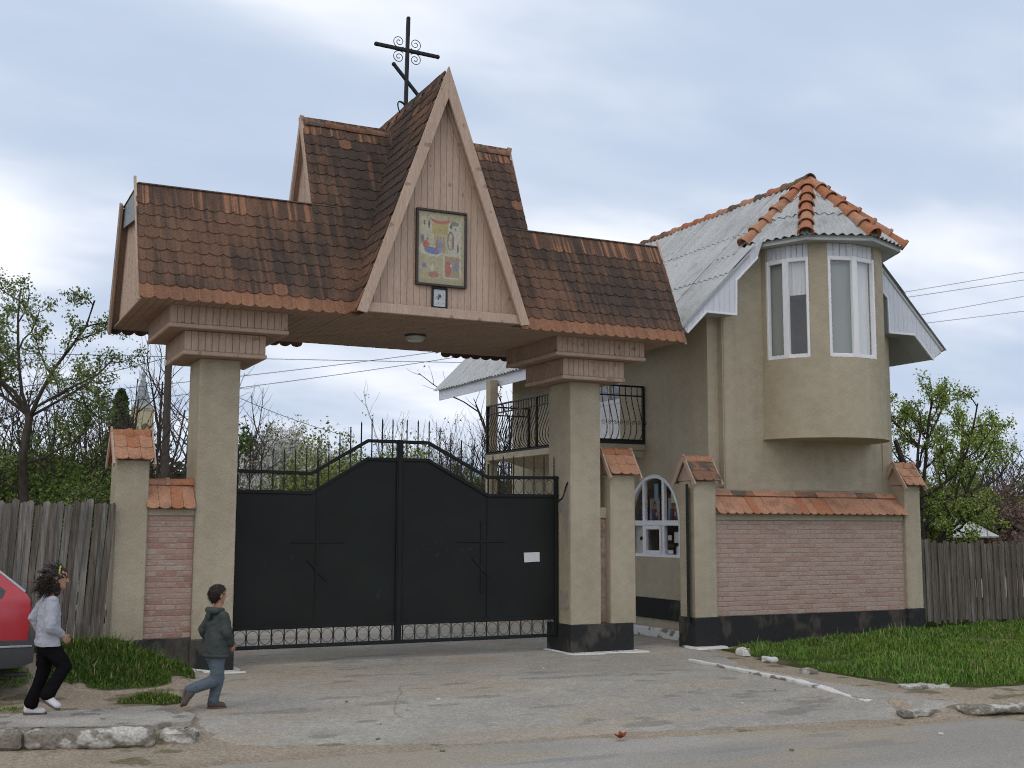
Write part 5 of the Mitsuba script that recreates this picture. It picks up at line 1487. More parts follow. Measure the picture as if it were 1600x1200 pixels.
bush('thin shrub just left of the gate stile', (8.3, 18.5, 0.0), 1.1, 0.9, 3.5, 135, 9000, 0.06, (0.14, 0.18, 0.055), (0.24, 0.28, 0.11), stems=11, kids=(6, 5), blossom=(4500, 0.055, (0.48, 0.48, 0.43), (0.64, 0.63, 0.58)))
bush('grey blossoming shrubs at the left end of the gate', (4.9, 20.0, 0.0), 1.6, 1.0, 2.9, 136, 2500, 0.06, (0.18, 0.20, 0.09), (0.28, 0.29, 0.15), stems=14, kids=(6, 5), blossom=(14000, 0.062, (0.38, 0.37, 0.34), (0.54, 0.53, 0.49)))
bush('bare brown thicket over the right gate leaf', (10.2, 20.5, 0.0), 1.9, 1.2, 5.0, 137, 1500, 0.05, (0.13, 0.13, 0.06), (0.2, 0.19, 0.09), stems=24, kids=(7, 6), r0=0.03, spread=0.55)
bush('bare brown thicket beside the balcony post', (12.2, 20.5, 0.0), 2.0, 1.2, 4.7, 138, 900, 0.05, (0.13, 0.12, 0.07), (0.2, 0.18, 0.1), stems=26, kids=(7, 6), r0=0.03, spread=0.55)
bush('bare tree between the balcony post and the house wall', (9.6, 13.2, 0.0), 1.0, 1.0, 5.4, 139, 300, 0.05, (0.13, 0.12, 0.07), (0.2, 0.18, 0.1), stems=6, kids=(6, 5), r0=0.05, kind='tree', cat='tree')
bush('dark hedge in the yard below the balcony', (10.8, 17.0, 0.0), 1.8, 1.0, 3.1, 140, 9000, 0.06, (0.05, 0.08, 0.025), (0.10, 0.13, 0.045), stems=16)

# the tree by the right fence and the far gardens
P = Plant(151)
base = np.array([13.35, 2.3, 0.05])
P.paths.append(np.array([base, base + [0.0, 0, 0.9], base + [-0.06, 0.03, 1.7], base + [-0.25, 0.05, 2.6], base + [-0.55, 0.1, 3.4]]))
P.radii.append(np.array([0.15, 0.125, 0.10, 0.065, 0.045]))
for z, d, L, r0 in ((1.0, (0.75, -0.1, 1.0), 2.3, 0.055), (1.7, (1.0, -0.2, 0.55), 2.7, 0.042), (1.9, (0.35, 0.3, 1.0), 2.4, 0.042), (2.5, (-0.45, -0.1, 0.9), 1.5, 0.034), (2.9, (0.15, -0.2, 1.0), 1.7, 0.032), (2.1, (0.95, 0.3, 0.3), 2.7, 0.036), (1.8, (-0.6, 0.5, 0.6), 1.6, 0.04), (2.3, (0.9, -0.5, 0.75), 2.3, 0.033), (1.4, (0.8, 0.6, 0.35), 1.6, 0.035), (1.35, (0.6, -0.6, 0.4), 1.4, 0.035), (3.3, (-0.5, 0.2, 0.7), 1.2, 0.035)):
    P.grow(base + [-0.04, 0.02, z], d, L, r0, 3, (6, 5, 4), bend=0.28, up=0.16, spread=0.8, shrink=0.46, start=0.22)
tree('leafy spring tree with a forked trunk behind the right end of the wall', P, (17000, 0.036, (0.20, 0.285, 0.06), (0.36, 0.45, 0.13), dict(scatter=0.06, clump=5)))
bush('green bush under the tree behind the right fence', (14.2, 3.6, 0.0), 1.2, 0.9, 2.7, 152, 9000, 0.045, (0.14, 0.21, 0.045), (0.25, 0.33, 0.09), stems=12)
bush('purplish bush in the garden beyond the right fence', (29.0, 15.5, 0.0), 2.4, 1.5, 3.2, 153, 9000, 0.075, (0.15, 0.10, 0.095), (0.22, 0.165, 0.13), stems=14)
bush('yellow green bush beyond the right fence', (33.5, 19.0, 0.0), 3.0, 1.5, 3.9, 154, 12000, 0.085, (0.14, 0.18, 0.055), (0.23, 0.27, 0.09), stems=14)
bush('leafing bush left of the purplish bush', (27.2, 16.5, 0.0), 1.8, 1.2, 3.4, 155, 8000, 0.075, (0.13, 0.18, 0.05), (0.22, 0.27, 0.085), stems=12)
bush('green bush at the right edge of the gardens', (37, 18, 0.0), 3.0, 1.5, 3.8, 158, 9000, 0.085, (0.08, 0.115, 0.035), (0.14, 0.17, 0.06), stems=14)
bush('bare round tree far off above the gardens at the right', (52.5, 38.0, 0.0), 6.5, 3, 7.0, 156, 0, 0, None, None, stems=18, kids=(8, 6), r0=0.07, kind='tree', cat='tree')
bush('bare tree at the far right edge above the gardens', (60.5, 40.0, 0.0), 6, 3, 8.0, 157, 1500, 0.12, (0.1, 0.1, 0.05), (0.16, 0.16, 0.08), stems=16, kids=(8, 6), r0=0.07, kind='tree', cat='tree')
rr = np.random.default_rng(160)
for nm, lab, (xa, xb, ya, yb_, h), n in (('distant_scrub', 'brownish scrub closing the view beyond the right gardens', (46, 90, 44, 52, 4.3), 26000), ('distant_scrub', 'brownish scrub closing the view behind the gate', (6, 40, 46, 52, 4.6), 20000), ('distant_scrub', 'dark scrub closing the view behind the left fence', (-16, 8, 30, 36, 3.8), 16000)):
    x = rr.uniform(xa, xb, n)
    y = rr.uniform(ya, yb_, n)
    top = h * (0.65 + 0.6 * meshkit.fbm(np.stack([x * 0.28, y * 0.2, x * 0], 1), 3, 7))
    m, col = leaf_quads(rr, np.stack([x, y, top * np.sqrt(rr.random(n))], 1), 0.26, (0.055, 0.058, 0.032), (0.105, 0.095, 0.062))
    tag(add(nm, m, 'vertex', color=col), lab, 'scrub', kind='stuff')

# sheds in the gardens
def shed(label, c, w, d, h, roof, wall, rz=0, cat='shed', over=0.25, pitch=0.45):
    k = thing('garden_shed', label, cat)
    M = trimesh.transformations.translation_matrix(c) @ rot([0, 0, 1], rz)
    add('wall', moved(box(-w / 2, w / 2, -d / 2, d / 2, 0, h), M), wall, k)
    add('roof', [moved(beam((0, s * (d / 2 + over), h - over * pitch + 0.03), (0, 0, h + pitch * d / 2 + 0.03), w + 2 * over, 0.05, (1, 0, 0)), M) for s in (1, -1)], roof, k)
    add('gable', moved(prism([(-d / 2, h), (d / 2, h), (0, h + pitch * d / 2)], -w / 2 + 0.02, w / 2 - 0.02, 'x'), M), wall, k)
    add('door', moved(box(-0.4, 0.4, -d / 2 - 0.03, -d / 2, 0, min(h - 0.1, 1.9)), M), 'room_dark', k)
    return k


shed('dark shed with a pale roof beside the tree trunk beyond the right fence', (26.4, 14.6, 0), 1.9, 2.2, 1.55, 'sheet_grey', 'room_dark', 8)
shed('low brown shed behind the purplish bush', (31.3, 14.8, 0), 3.0, 2.0, 1.45, 'pole_wood', 'board_brown', 5)
shed('small white walled shed at the far right edge', (31.2, 12.6, 0), 1.0, 1.6, 1.75, 'slate', 'room_white', 10)
shed('grey roofed outbuilding glimpsed over the left gate leaf', (6.6, 31, 0), 3.2, 4.0, 3.2, 'sheet_grey', 'church_wall', 20)
shed('small slate blue roof glimpsed over the right gate leaf', (14.9, 30.5, 0), 2.2, 3.0, 3.6, 'slate', 'church_wall', 25)

# church tower
CH = thing('church_tower', 'distant cream church tower with a blue grey spire', 'church')
tx, ty = 11.85, 90.0
w = 0.70
tower = man(box(tx - w, tx + w, ty - w, ty + w, -0.2, 11.5))
hole = man(prism([(-0.34, 8.7), (0.34, 8.7)] + [(0.34 * math.cos(a), 10.0 + 0.34 * math.sin(a)) for a in np.linspace(0, PI, 13)], -3, 3))
cutA = hole.translate([tx, ty, 0])
cutB = hole.rotate([0, 0, 90]).translate([tx, ty, 0])
MT = rot([0, 0, 1], 20)
spin = lambda m: moved(m, trimesh.transformations.translation_matrix([tx, ty, 0]) @ MT @ trimesh.transformations.translation_matrix([-tx, -ty, 0]))
add('wall', spin(tri(tower - cutA - cutB)), 'church_wall', CH)
add('bell', trimesh.creation.revolve([[0, 9.9], [0.15, 9.8], [0.2, 9.4], [0.28, 9.2], [0, 9.2]], sections=16).apply_translation([tx, ty, 0]), 'iron_grey', CH, smooth=30)
gab = [prism([(-w - 0.06, 11.45), (w + 0.06, 11.45), (0, 12.1)], -w - 0.05, w + 0.05)]
g2 = gab[0].copy()
g2.apply_transform(rot([0, 0, 1], 90))
add('gable', [spin(g.apply_translation([tx, ty, 0])) for g in (gab[0], g2)], 'church_wall', CH)
add('spire', spin(trimesh.creation.revolve([[0.92, 11.6], [0.66, 12.2], [0.44, 13.1], [0.24, 14.0], [0.16, 14.3], [0.25, 14.55], [0.15, 14.75], [0.05, 15.0], [0, 15.2]], sections=8).apply_translation([tx, ty, 0])), 'spire', CH)
add('cross', [box(tx - 0.03, tx + 0.03, ty - 0.03, ty + 0.03, 15.1, 15.9), box(tx - 0.22, tx + 0.22, ty - 0.025, ty + 0.025, 15.55, 15.62)], 'iron', CH)
# pole and wires
PO = thing('utility_pole', 'dark wooden utility pole behind the left brick panel', 'pole')
add('shaft', tube([(0.72, 12.0, -0.2), (0.70, 12.0, 5.78)], [0.095, 0.075], 10), 'pole_wood', PO, smooth=True)
add('insulator', [tube([(0.62, 11.95, 5.3), (0.62, 11.95, 5.42)], 0.03, 8)], 'litter', PO)


def wire(label, p0, p1, sag, r=0.011):
    t = np.linspace(0, 1, 24)[:, None]
    p = lerp(np.array(p0, float), np.array(p1, float), t)
    p[:, 2] -= (4 * sag * t * (1 - t))[:, 0]
    solo('power_line', tube(p, r, 4), 'wire', label, 'wire', smooth=True)


lo = lambda a, b, t: (lerp(a[0], b[0], t), 14.0, lerp(a[1], b[1], t))
for lab, a, b in (('top power line at the right of the house roof', (30.2, 10.69), (23.66, 9.27)), ('second power line from the top at the right', (30.2, 10.41), (23.66, 9.10)), ('third power line from the top at the right', (30.15, 9.82), (25.2, 8.75)), ('lowest power line at the right of the house roof', (30.13, 9.29), (25.4, 8.49))):
    wire(lab, lo(a, b, -2.0), lo(a, b, 2.2), 0.0, 0.0075)
for lab, a, b in (('uppermost thin wire seen through the gateway', (-8.0, 7.0), (11.41, 7.73)), ('second thin wire seen through the gateway', (5.38, 6.92), (12.91, 8.25)), ('third thin wire seen through the gateway', (5.39, 6.53), (13.43, 8.05)), ('wire sloping down to the right over the left gate leaf', (5.4, 6.05), (8.58, 5.08))):
    q = 1.8 if 'sloping' not in lab else 1.15
    wire(lab, (lerp(b[0], a[0], q), 25, lerp(b[1], a[1], q)), (lerp(a[0], b[0], 1.25), 25, lerp(a[1], b[1], 1.25)), 0.12, 0.010)
wire('thin wire from the pole towards the church', (0.70, 12.0, 5.5), (-3.5, 16, 4.9), 0.15, 0.008)

# ---------------------------------------------------------------- the red car at the left edge
CAR = thing('parked_car', 'red hatchback parked by the board fence at the left edge', 'car')
CX, yc = -2.90, -0.95   # its tail and its middle line


def loft(profile, widths, y0):
    """A body whose side outline is profile [(x, z)]; widths gives the half width at each height z."""
    zs = [w[0] for w in widths]
    ws = [w[1] for w in widths]
    m = prism(profile, -1, 1)
    m = refine(m, 0.12)
    V = m.vertices.copy()
    hw = np.interp(V[:, 2], zs, ws)
    V[:, 1] = y0 + V[:, 1] * hw
    return trimesh.Trimesh(V, m.faces, process=False)


X0 = CX   # the tail; the car runs to -x
prof = [(X0 - 0.02, 0.60), (X0 - 0.0, 0.80), (X0 - 0.005, 1.03), (X0 - 0.03, 1.075), (X0 - 0.42, 1.395), (X0 - 0.70, 1.45), (X0 - 1.6, 1.45), (X0 - 2.1, 1.40), (X0 - 2.75, 1.02), (X0 - 3.6, 0.90), (X0 - 3.85, 0.75), (X0 - 3.9, 0.60)]
body = loft(prof, [(0.5, 0.78), (0.85, 0.80), (1.02, 0.775), (1.2, 0.69), (1.45, 0.58)], yc)
bm = man(body)
for wx in (X0 - 0.78, X0 - 3.15):
    bm = bm - m3.Manifold.cylinder(2.2, 0.35, 0.35, 40).rotate([90, 0, 0]).translate([wx, yc + 1.1, 0.36])
add('body', tri(bm), 'car_red', CAR, smooth=18)
low = man(loft([(X0 + 0.05, 0.40), (X0 + 0.055, 0.60), (X0 - 0.03, 0.625), (X0 - 3.92, 0.62), (X0 - 3.97, 0.40), (X0 - 3.8, 0.33), (X0 - 0.10, 0.35)], [(0.25, 0.76), (0.45, 0.80), (0.63, 0.795)], yc))
for wx in (X0 - 0.78, X0 - 3.15):
    low = low - m3.Manifold.cylinder(2.2, 0.35, 0.35, 40).rotate([90, 0, 0]).translate([wx, yc + 1.1, 0.36])
add('bumper', tri(low), 'car_plastic', CAR, smooth=30)
for s in (-1, 1):
    yy = lambda z: yc + s * (np.interp(z, [0.85, 1.02, 1.2, 1.45], [0.80, 0.775, 0.69, 0.58]) + 0.006)
    for pts in ([(X0 - 0.27, 1.05), (X0 - 0.24, 1.12), (X0 - 0.45, 1.29), (X0 - 0.78, 1.37), (X0 - 0.80, 1.03)], [(X0 - 0.86, 1.06), (X0 - 0.84, 1.37), (X0 - 1.5, 1.39), (X0 - 1.52, 1.06)], [(X0 - 1.58, 1.06), (X0 - 1.56, 1.39), (X0 - 2.05, 1.34), (X0 - 2.5, 1.06)]):
        g = trimesh.creation.triangulate_polygon(sg.Polygon(pts), engine='earcut')
        V = np.array([[x, yy(z), z] for x, z in g[0]])
        add('window', trimesh.Trimesh(V, g[1], process=False), 'car_glass', CAR)
    for wx in (X0 - 0.78, X0 - 3.15):
        t = trimesh.creation.torus(0.225, 0.075, major_sections=36, minor_sections=12).apply_transform(rot([1, 0, 0], 90)).apply_translation([wx, yc + s * 0.70, 0.36])
        wk = add('wheel', t, 'rubber', CAR, smooth=True)
        add('rim', trimesh.creation.cylinder(0.19, 0.09, sections=28).apply_transform(rot([1, 0, 0], 90)).apply_translation([wx, yc + s * 0.705, 0.36]), 'alloy', wk, smooth=30)
add('rear_window', beam((X0 - 0.09, yc, 1.138), (X0 - 0.40, yc, 1.392), 1.16, 0.012, (0, 1, 0), 0.004), 'car_glass', CAR)
add('rear_trim', [beam((X0 - 0.05, yc - 0.66, 1.105), (X0 - 0.41, yc - 0.60, 1.402), 0.02, 0.02), beam((X0 - 0.05, yc + 0.66, 1.105), (X0 - 0.41, yc + 0.60, 1.402), 0.02, 0.02)], 'alloy', CAR)
for s in (-1, 1):
    add('tail_light', box(X0 - 0.03, X0 + 0.012, yc + s * 0.62 - 0.12, yc + s * 0.62 + 0.12, 0.78, 0.98, 0.01), 'car_red', CAR)
    add('mud_flap', box(X0 - 0.40, X0 - 0.385, yc + s * 0.70 - 0.09, yc + s * 0.70 + 0.09, 0.12, 0.34, 0.004), 'iron_grey', CAR)
for s in (-1, 1):
    add('bumper_trim', box(X0 - 0.42, X0 + 0.03, yc + s * 0.803 - 0.006, yc + s * 0.803 + 0.006, 0.555, 0.575, 0.003), 'alloy', CAR)
    add('fuel_flap', box(X0 - 0.62, X0 - 0.47, yc + s * 0.792 - 0.004, yc + s * 0.792 + 0.006, 0.83, 0.97, 0.003), 'car_red', CAR)
add('number_plate', box(X0 + 0.055, X0 + 0.062, yc - 0.26, yc + 0.26, 0.45, 0.56), 'paper', CAR)
add('undertray', box(X0 - 3.7, X0 - 0.2, yc - 0.6, yc + 0.6, 0.26, 0.34), 'rubber', CAR)
add('exhaust', tube([(X0 - 0.5, yc - 0.4, 0.25), (X0 + 0.02, yc - 0.4, 0.24)], 0.022, 8), 'iron_grey', CAR, smooth=True)

# ---------------------------------------------------------------- the two children
RT, AW = np.array([0.8993, -0.4373, 0.0]), np.array([0.4373, 0.8993, 0.0])
BALL = trimesh.creation.icosphere(2, 1.0).vertices


def hull(*ps):
    """The hull of balls (point, radius or 3 radii)."""
    return m3.Manifold.hull_points(np.vstack([np.asarray(p) + BALL * np.asarray(r) for p, r in ps]))


def chain(ps):
    return [hull(a, b) for a, b in zip(ps[:-1], ps[1:])]


def fuse(parts, res=0.014, it=8, cut=None, lamb=0.5):
    m = m3.Manifold.batch_boolean(parts, m3.OpType.Add)
    if cut is not None:
        m = m - cut if not isinstance(cut, list) else m - m3.Manifold.batch_boolean(cut, m3.OpType.Add)
    t = tri(m.refine_to_length(res))
    t.merge_vertices()
    trimesh.smoothing.filter_taubin(t, lamb=lamb, nu=0.53, iterations=it)
    return t


def hand(w, dirn, palm_n, s=0.8, curl=0.6):
    """A child's hand at wrist w: palm, four unequal curled fingers and a thumb from the side of the palm."""
    d, n = unit(dirn), unit(palm_n)
    n = unit(n - d * (n @ d))
    side = np.cross(d, n)
    out = [hull((w, 0.017 * s), (w + d * 0.045 * s + side * 0.021 * s, 0.011 * s), (w + d * 0.05 * s - side * 0.02 * s, 0.011 * s), (w + d * 0.022 * s + side * 0.018 * s, 0.012 * s))]
    for q, L in zip((-0.024, -0.008, 0.008, 0.024), (0.046, 0.058, 0.062, 0.054)):
        p = w + d * 0.052 * s + side * q * s
        a = p + unit(d + n * 0.3 * curl) * L * 0.42 * s
        b = a + unit(d * 0.8 + n * 1.0 * curl) * L * 0.33 * s
        c = b + unit(d * 0.4 + n * 1.3 * curl) * L * 0.25 * s
        out += chain([(p - d * 0.012 * s, 0.0080 * s), (a, 0.0076 * s), (b, 0.007 * s), (c, 0.006 * s)])
    p = w + d * 0.018 * s + side * 0.020 * s
    a = p + unit(side + d * 0.9 + n * 0.25) * 0.028 * s
    b = a + unit(side * 0.3 + d + n * 0.4) * 0.024 * s
    return out + chain([(p, 0.010 * s), (a, 0.0086 * s), (b, 0.0072 * s)])


def head(c, f, up, s):
    """Skull, jaw, nose, ears; c is the middle of the head, f where it looks, s the head's height."""
    f = unit(f)
    up = unit(np.asarray(up) - f * (f @ np.asarray(up)))
    r = np.cross(f, up)
    P = lambda a, b, d: c + (r * a + f * b + up * d) * s
    out = [hull((P(0, -0.08, 0.12), 0.34 * s), (P(0, 0.06, 0.14), 0.33 * s)), hull((P(0, 0.08, 0.0), 0.29 * s), (P(0.10, 0.16, -0.28), 0.12 * s), (P(-0.10, 0.16, -0.28), 0.12 * s), (P(0, 0.25, -0.36), 0.09 * s)),
           hull((P(0, 0.38, 0.05), 0.035 * s), (P(0, 0.44, -0.085), 0.045 * s), (P(0.04, 0.36, -0.10), 0.035 * s), (P(-0.04, 0.36, -0.10), 0.035 * s)), hull((P(0.07, 0.345, -0.22), 0.028 * s), (P(-0.07, 0.345, -0.22), 0.028 * s))]
    for q in (1, -1):
        out.append(hull((P(q * 0.33, -0.02, 0.06), 0.05 * s), (P(q * 0.35, -0.06, -0.06), 0.055 * s), (P(q * 0.32, 0.0, -0.12), 0.035 * s)))
    return out, P


SKIN = np.array([0.42, 0.235, 0.165])


def folds(m, amp, seed, freq=9.0):
    v = m.vertices
    q = np.c_[v[:, :2] * freq, v[:, 2:] * freq * 1.6]
    m.vertices = v + m.vertex_normals * ((np.abs(meshkit.fbm(q, 3, seed) - 0.5) * 4 - 0.4) * amp)[:, None]
    return m


def person(label, joints, hd, arms, legs, hands):
    k = thing('person', label, 'child')
    hp, P = head(*hd)
    J = joints
    parts = hp + [hull((J['chest'] + [0, 0, 0.07], 0.045), (hd[0] - [0, 0, 0.25 * hd[3]], 0.042))]
    parts += [hull((J['sl'], 0.045), (J['sr'], 0.045), (J['chest'], 0.08)), hull((J['chest'], 0.085), (J['hl'], 0.072), (J['hr'], 0.072))]
    for a in arms:
        parts += chain([(a[0], 0.040), (a[1], 0.033), (a[2], 0.022)])
    for a in legs:
        parts += chain([(a[0], 0.070), (a[1], 0.050), (a[2], 0.032), (a[3], 0.022)])
    for h in hands:
        parts += hand(*h)
    m = fuse(parts, 0.011, 4)
    col = np.tile(SKIN, (len(m.vertices), 1))
    s = hd[3]
    for q in (1, -1):
        for c, rad, tone in ((P(q * 0.14, 0.345, 0.055), 0.020 * s, (0.08, 0.05, 0.04)), (P(q * 0.15, 0.35, 0.15), 0.022 * s, (0.24, 0.135, 0.095))):
            dd = np.linalg.norm((m.vertices - c) * [1, 1, 1.6], axis=1)
            col[dd < rad] = tone
    dd = np.linalg.norm((m.vertices - P(0, 0.36, -0.22)) * [1, 1, 2.2], axis=1)
    col[dd < 0.09 * s] = (0.33, 0.12, 0.10)
    add('body', m, 'vertex', k, smooth=True, color=col)
    return k, P


def shoe(parent, heel, toe, up, mat, s=1.0, name='shoe', sole='sole'):
    d = unit(toe - heel)
    u = unit(np.asarray(up) - d * (d @ np.asarray(up)))
    w = np.cross(d, u)
    L = np.linalg.norm(toe - heel)
    up_ = [hull((heel + d * 0.03 + u * 0.045, 0.036 * s), (heel + d * L * 0.5 + u * 0.035, 0.036 * s), (heel + d * 0.03 + u * 0.075, 0.03 * s)),
           hull((heel + d * L * 0.4 + u * 0.038, 0.036 * s), (toe - d * 0.045 + u * 0.028 + w * 0.012, 0.028 * s), (toe - d * 0.045 + u * 0.028 - w * 0.012, 0.028 * s))]
    k = add(name, fuse(up_, 0.010, 3), mat, parent, smooth=True)
    so = [hull((heel + d * 0.028 + u * 0.008, (0.035 * s)), (heel + d * L * 0.55 + u * 0.008, 0.034 * s), (toe - d * 0.04 + u * 0.008, 0.036 * s))]
    sm = fuse(so, 0.012, 2)
    v = sm.vertices - heel
    h = v @ u
    sm.vertices = heel + v - np.outer(h, u) + np.outer(np.clip(h, -0.004, 0.016) * 1.0, u)
    add('sole', sm, sole, k, smooth=40)
    return k


def at(B):
    return lambda u, v, w=0.0: B + RT * u + AW * w + np.array([0, 0, v])


# the boy: striding away past the gate, right foot swung up behind
B = np.array([-1.28, -2.84, float(gz(-1.28, -2.84)) + 0.008])
Q = at(B)
f = unit(RT * 0.72 + AW * 0.69)
r_ = unit(RT * 0.69 - AW * 0.72)
ch, pe = Q(0.045, 0.80, 0.0), Q(0.03, 0.565, 0.0)
J = dict(chest=ch, sl=ch + np.array([0, 0, 0.105]) - r_ * 0.115, sr=ch + np.array([0, 0, 0.105]) + r_ * 0.115, hl=pe - r_ * 0.055, hr=pe + r_ * 0.055)
hf = unit(RT * 0.68 + AW * 0.73)
arms = [(J['sl'], Q(-0.125, 0.76, 0.10), Q(-0.075, 0.63, 0.19)), (J['sr'], Q(0.170, 0.755, -0.13), Q(0.185, 0.64, -0.03))]
legs = [(J['hl'] - [0, 0, 0.02], Q(0.055, 0.30, 0.06), Q(0.015, 0.085, 0.045), Q(0.02, 0.05, 0.05)), (J['hr'] - [0, 0, 0.02], Q(0.06, 0.295, -0.04), Q(-0.175, 0.205, -0.13), Q(-0.20, 0.185, -0.14))]
k, P = person('boy in a dark hooded jacket and jeans walking away with one heel raised', J, (Q(0.035, 1.108, 0.01), hf, (0.0, 0.0, 1.0), 0.205), arms, legs,
              [(Q(-0.07, 0.615, 0.20), unit(RT * 0.5 + AW * 0.4 - np.array([0, 0, 0.6])), -r_ + 0, 0.85), (Q(0.19, 0.625, -0.02), unit(RT * 0.25 + AW * 0.5 - np.array([0, 0, 0.7])), -r_, 0.85)])
coat = [hull((ch + np.array([0, 0, 0.10]), 0.07), (Q(0.035, 0.955, 0.0), 0.052)), hull((J['sl'] + [0, 0, 0.0], 0.052), (J['sr'], 0.052), (ch + f * 0.004, 0.104)), hull((ch, 0.10), (J['sl'] - [0, 0, 0.05], 0.05), (J['sr'] - [0, 0, 0.05], 0.05), (pe + np.array([0, 0, 0.0]) - r_ * 0.06, 0.098), (pe - [0, 0, 0.0] + r_ * 0.06, 0.098)),
        hull((pe - r_ * 0.062, 0.098), (pe + r_ * 0.062, 0.098), (pe - r_ * 0.065 - [0, 0, 0.06], 0.10), (pe + r_ * 0.065 - [0, 0, 0.06], 0.10))]
for a in arms:
    coat += chain([(a[0], 0.056), (lerp(a[0], a[1], 0.55), 0.053), (a[1], 0.050), (lerp(a[1], a[2], 0.6), 0.046), (a[2], 0.040)])
    coat += [hull((lerp(a[0], a[1], 0.75), 0.054), (lerp(a[0], a[1], 0.86), 0.046))]
cutbox = man(box(-1, 1, -1, 1, -0.5, 0).apply_translation(B + [0, 0, 0.515]))
jk = add('jacket', folds(fuse(coat, 0.010, 4, cut=cutbox), 0.010, 2), 'hoodie', k, smooth=True)
nk = Q(0.035, 0.965, 0.0)
add('hood', fuse([hull((nk - f * 0.055 - r_ * 0.075, 0.034), (nk - f * 0.085, 0.034)), hull((nk - f * 0.055 + r_ * 0.075, 0.034), (nk - f * 0.085, 0.034)), hull((nk - f * 0.085, 0.032), (nk - f * 0.095 - [0, 0, 0.07], 0.024)), hull((nk - f * 0.05 - r_ * 0.075, 0.03), (nk + f * 0.03 - r_ * 0.05, 0.024)), hull((nk - f * 0.05 + r_ * 0.075, 0.03), (nk + f * 0.03 + r_ * 0.05, 0.024))], 0.010, 3), 'hoodie', jk, smooth=True)
add('hem', trimesh.creation.torus(0.088, 0.012, 32, 8).apply_transform(np.diag([1, 1, 1.6, 1])).apply_transform(M4(pe * [1, 1, 0] + [0, 0, B[2] + 0.525], r_ * 1.80, f * 1.18, (0, 0, 1))), 'hoodie', jk, smooth=True)
jeans = [hull((pe - r_ * 0.055, 0.078), (pe + r_ * 0.055, 0.078), (J['hl'] - [0, 0, 0.05], 0.078), (J['hr'] - [0, 0, 0.05], 0.078))]
for a in legs:
    jeans += chain([(a[0], 0.080), (lerp(a[0], a[1], 0.5), 0.070), (a[1], 0.060), (lerp(a[1], a[2], 0.5), 0.055), (a[2], 0.052)])
jeans += [hull((lerp(legs[0][1], legs[0][2], 0.72), 0.057), (lerp(legs[0][1], legs[0][2], 0.85), 0.050)), hull((legs[1][1] + [0, 0, 0.02], 0.064), (legs[1][1] - RT * 0.03, 0.060))]
add('jeans', folds(fuse(jeans, 0.010, 4), 0.008, 3), 'jeans', k, smooth=True)
shoe(k, Q(-0.035, 0.0, 0.025), Q(0.135, 0.0, 0.11), (0, 0, 1), 'shoe_brown')
shoe(k, Q(-0.222, 0.215, -0.135), Q(-0.245, 0.045, -0.185), unit(RT * 0.9 + AW * 0.1), 'shoe_brown')
hr = [hull((P(0, -0.10, 0.15), 0.365 * 0.205), (P(0, 0.03, 0.20), 0.335 * 0.205)), hull((P(0, -0.20, 0.02), 0.30 * 0.205), (P(0, -0.20, -0.14), 0.22 * 0.205))]
hm = fuse(hr, 0.008, 2)
hm.vertices = hm.vertices + hm.vertex_normals * ((meshkit.fbm(hm.vertices * 90, 3, 4) - 0.5) * 0.012)[:, None]
hk = add('hair', hm, 'hair_short', k, smooth=True)
rr = np.random.default_rng(78)
paths = []
for i in rr.choice(len(hm.vertices), 700):
    v, nn_ = hm.vertices[i], hm.vertex_normals[i]
    if (v - P(0, 0, 0)) @ hf > 0.045 and v[2] < P(0, 0, 0.3)[2]:
        continue
    dd = unit(nn_ * 0.8 + np.array([0, 0, -0.6]) - hf * 0.3 + rr.normal(0, 0.35, 3))
    paths.append(np.array([v - nn_ * 0.003, v + dd * 0.009, v + unit(dd + np.array([0, 0, -0.5])) * 0.018]))
add('locks', tubes(paths, [np.array([0.0022, 0.0018, 0.0010])] * len(paths), 3), 'hair_short', hk, smooth=True)

# the girl: running to the right along the footpath
B = np.array([-2.92, -2.70, 0.013])
Q = at(B)
f = unit(RT * 0.85 + AW * 0.53)
r_ = unit(RT * 0.53 - AW * 0.85)
ch, pe = Q(0.125, 0.93, 0.0), Q(0.125, 0.685, 0.0)
J = dict(chest=ch, sl=ch + np.array([0, 0, 0.12]) - r_ * 0.13, sr=ch + np.array([0, 0, 0.12]) + r_ * 0.13, hl=pe - r_ * 0.065, hr=pe + r_ * 0.065)
arms = [(J['sl'], Q(-0.055, 0.90, 0.10), Q(0.0, 0.76, 0.13)), (J['sr'], Q(0.215, 0.83, -0.19), Q(0.265, 0.755, -0.05))]
legs = [(J['hl'] - [0, 0, 0.03], Q(0.075, 0.40, 0.07), Q(-0.03, 0.10, 0.06), Q(-0.02, 0.05, 0.06)), (J['hr'] - [0, 0, 0.03], Q(0.305, 0.45, -0.02), Q(0.18, 0.20, -0.10), Q(0.17, 0.16, -0.10))]
k, P = person('girl with dark curly hair in a grey sweater running along the footpath', J, (Q(0.185, 1.262, 0.02), unit(RT * 0.97 + AW * 0.22), (0.0, 0.0, 1.0), 0.215), arms, legs,
              [(Q(0.005, 0.745, 0.135), unit(RT * 0.35 + AW * 0.2 - np.array([0, 0, 0.8])), -r_, 0.95), (Q(0.27, 0.745, -0.04), unit(RT * 0.62 + AW * 0.15 - np.array([0, 0, 0.65])), -r_, 0.95)])
sw_ = [hull((J['sl'], 0.056), (J['sr'], 0.056), (ch + f * 0.004, 0.106)), hull((ch, 0.105), (J['sl'] - [0, 0, 0.05], 0.055), (J['sr'] - [0, 0, 0.05], 0.055), (pe - r_ * 0.07, 0.10), (pe + r_ * 0.07, 0.10)), hull((pe - r_ * 0.072, 0.102), (pe + r_ * 0.072, 0.102), (pe - r_ * 0.078 - [0, 0, 0.06], 0.105), (pe + r_ * 0.078 - [0, 0, 0.06], 0.105))]
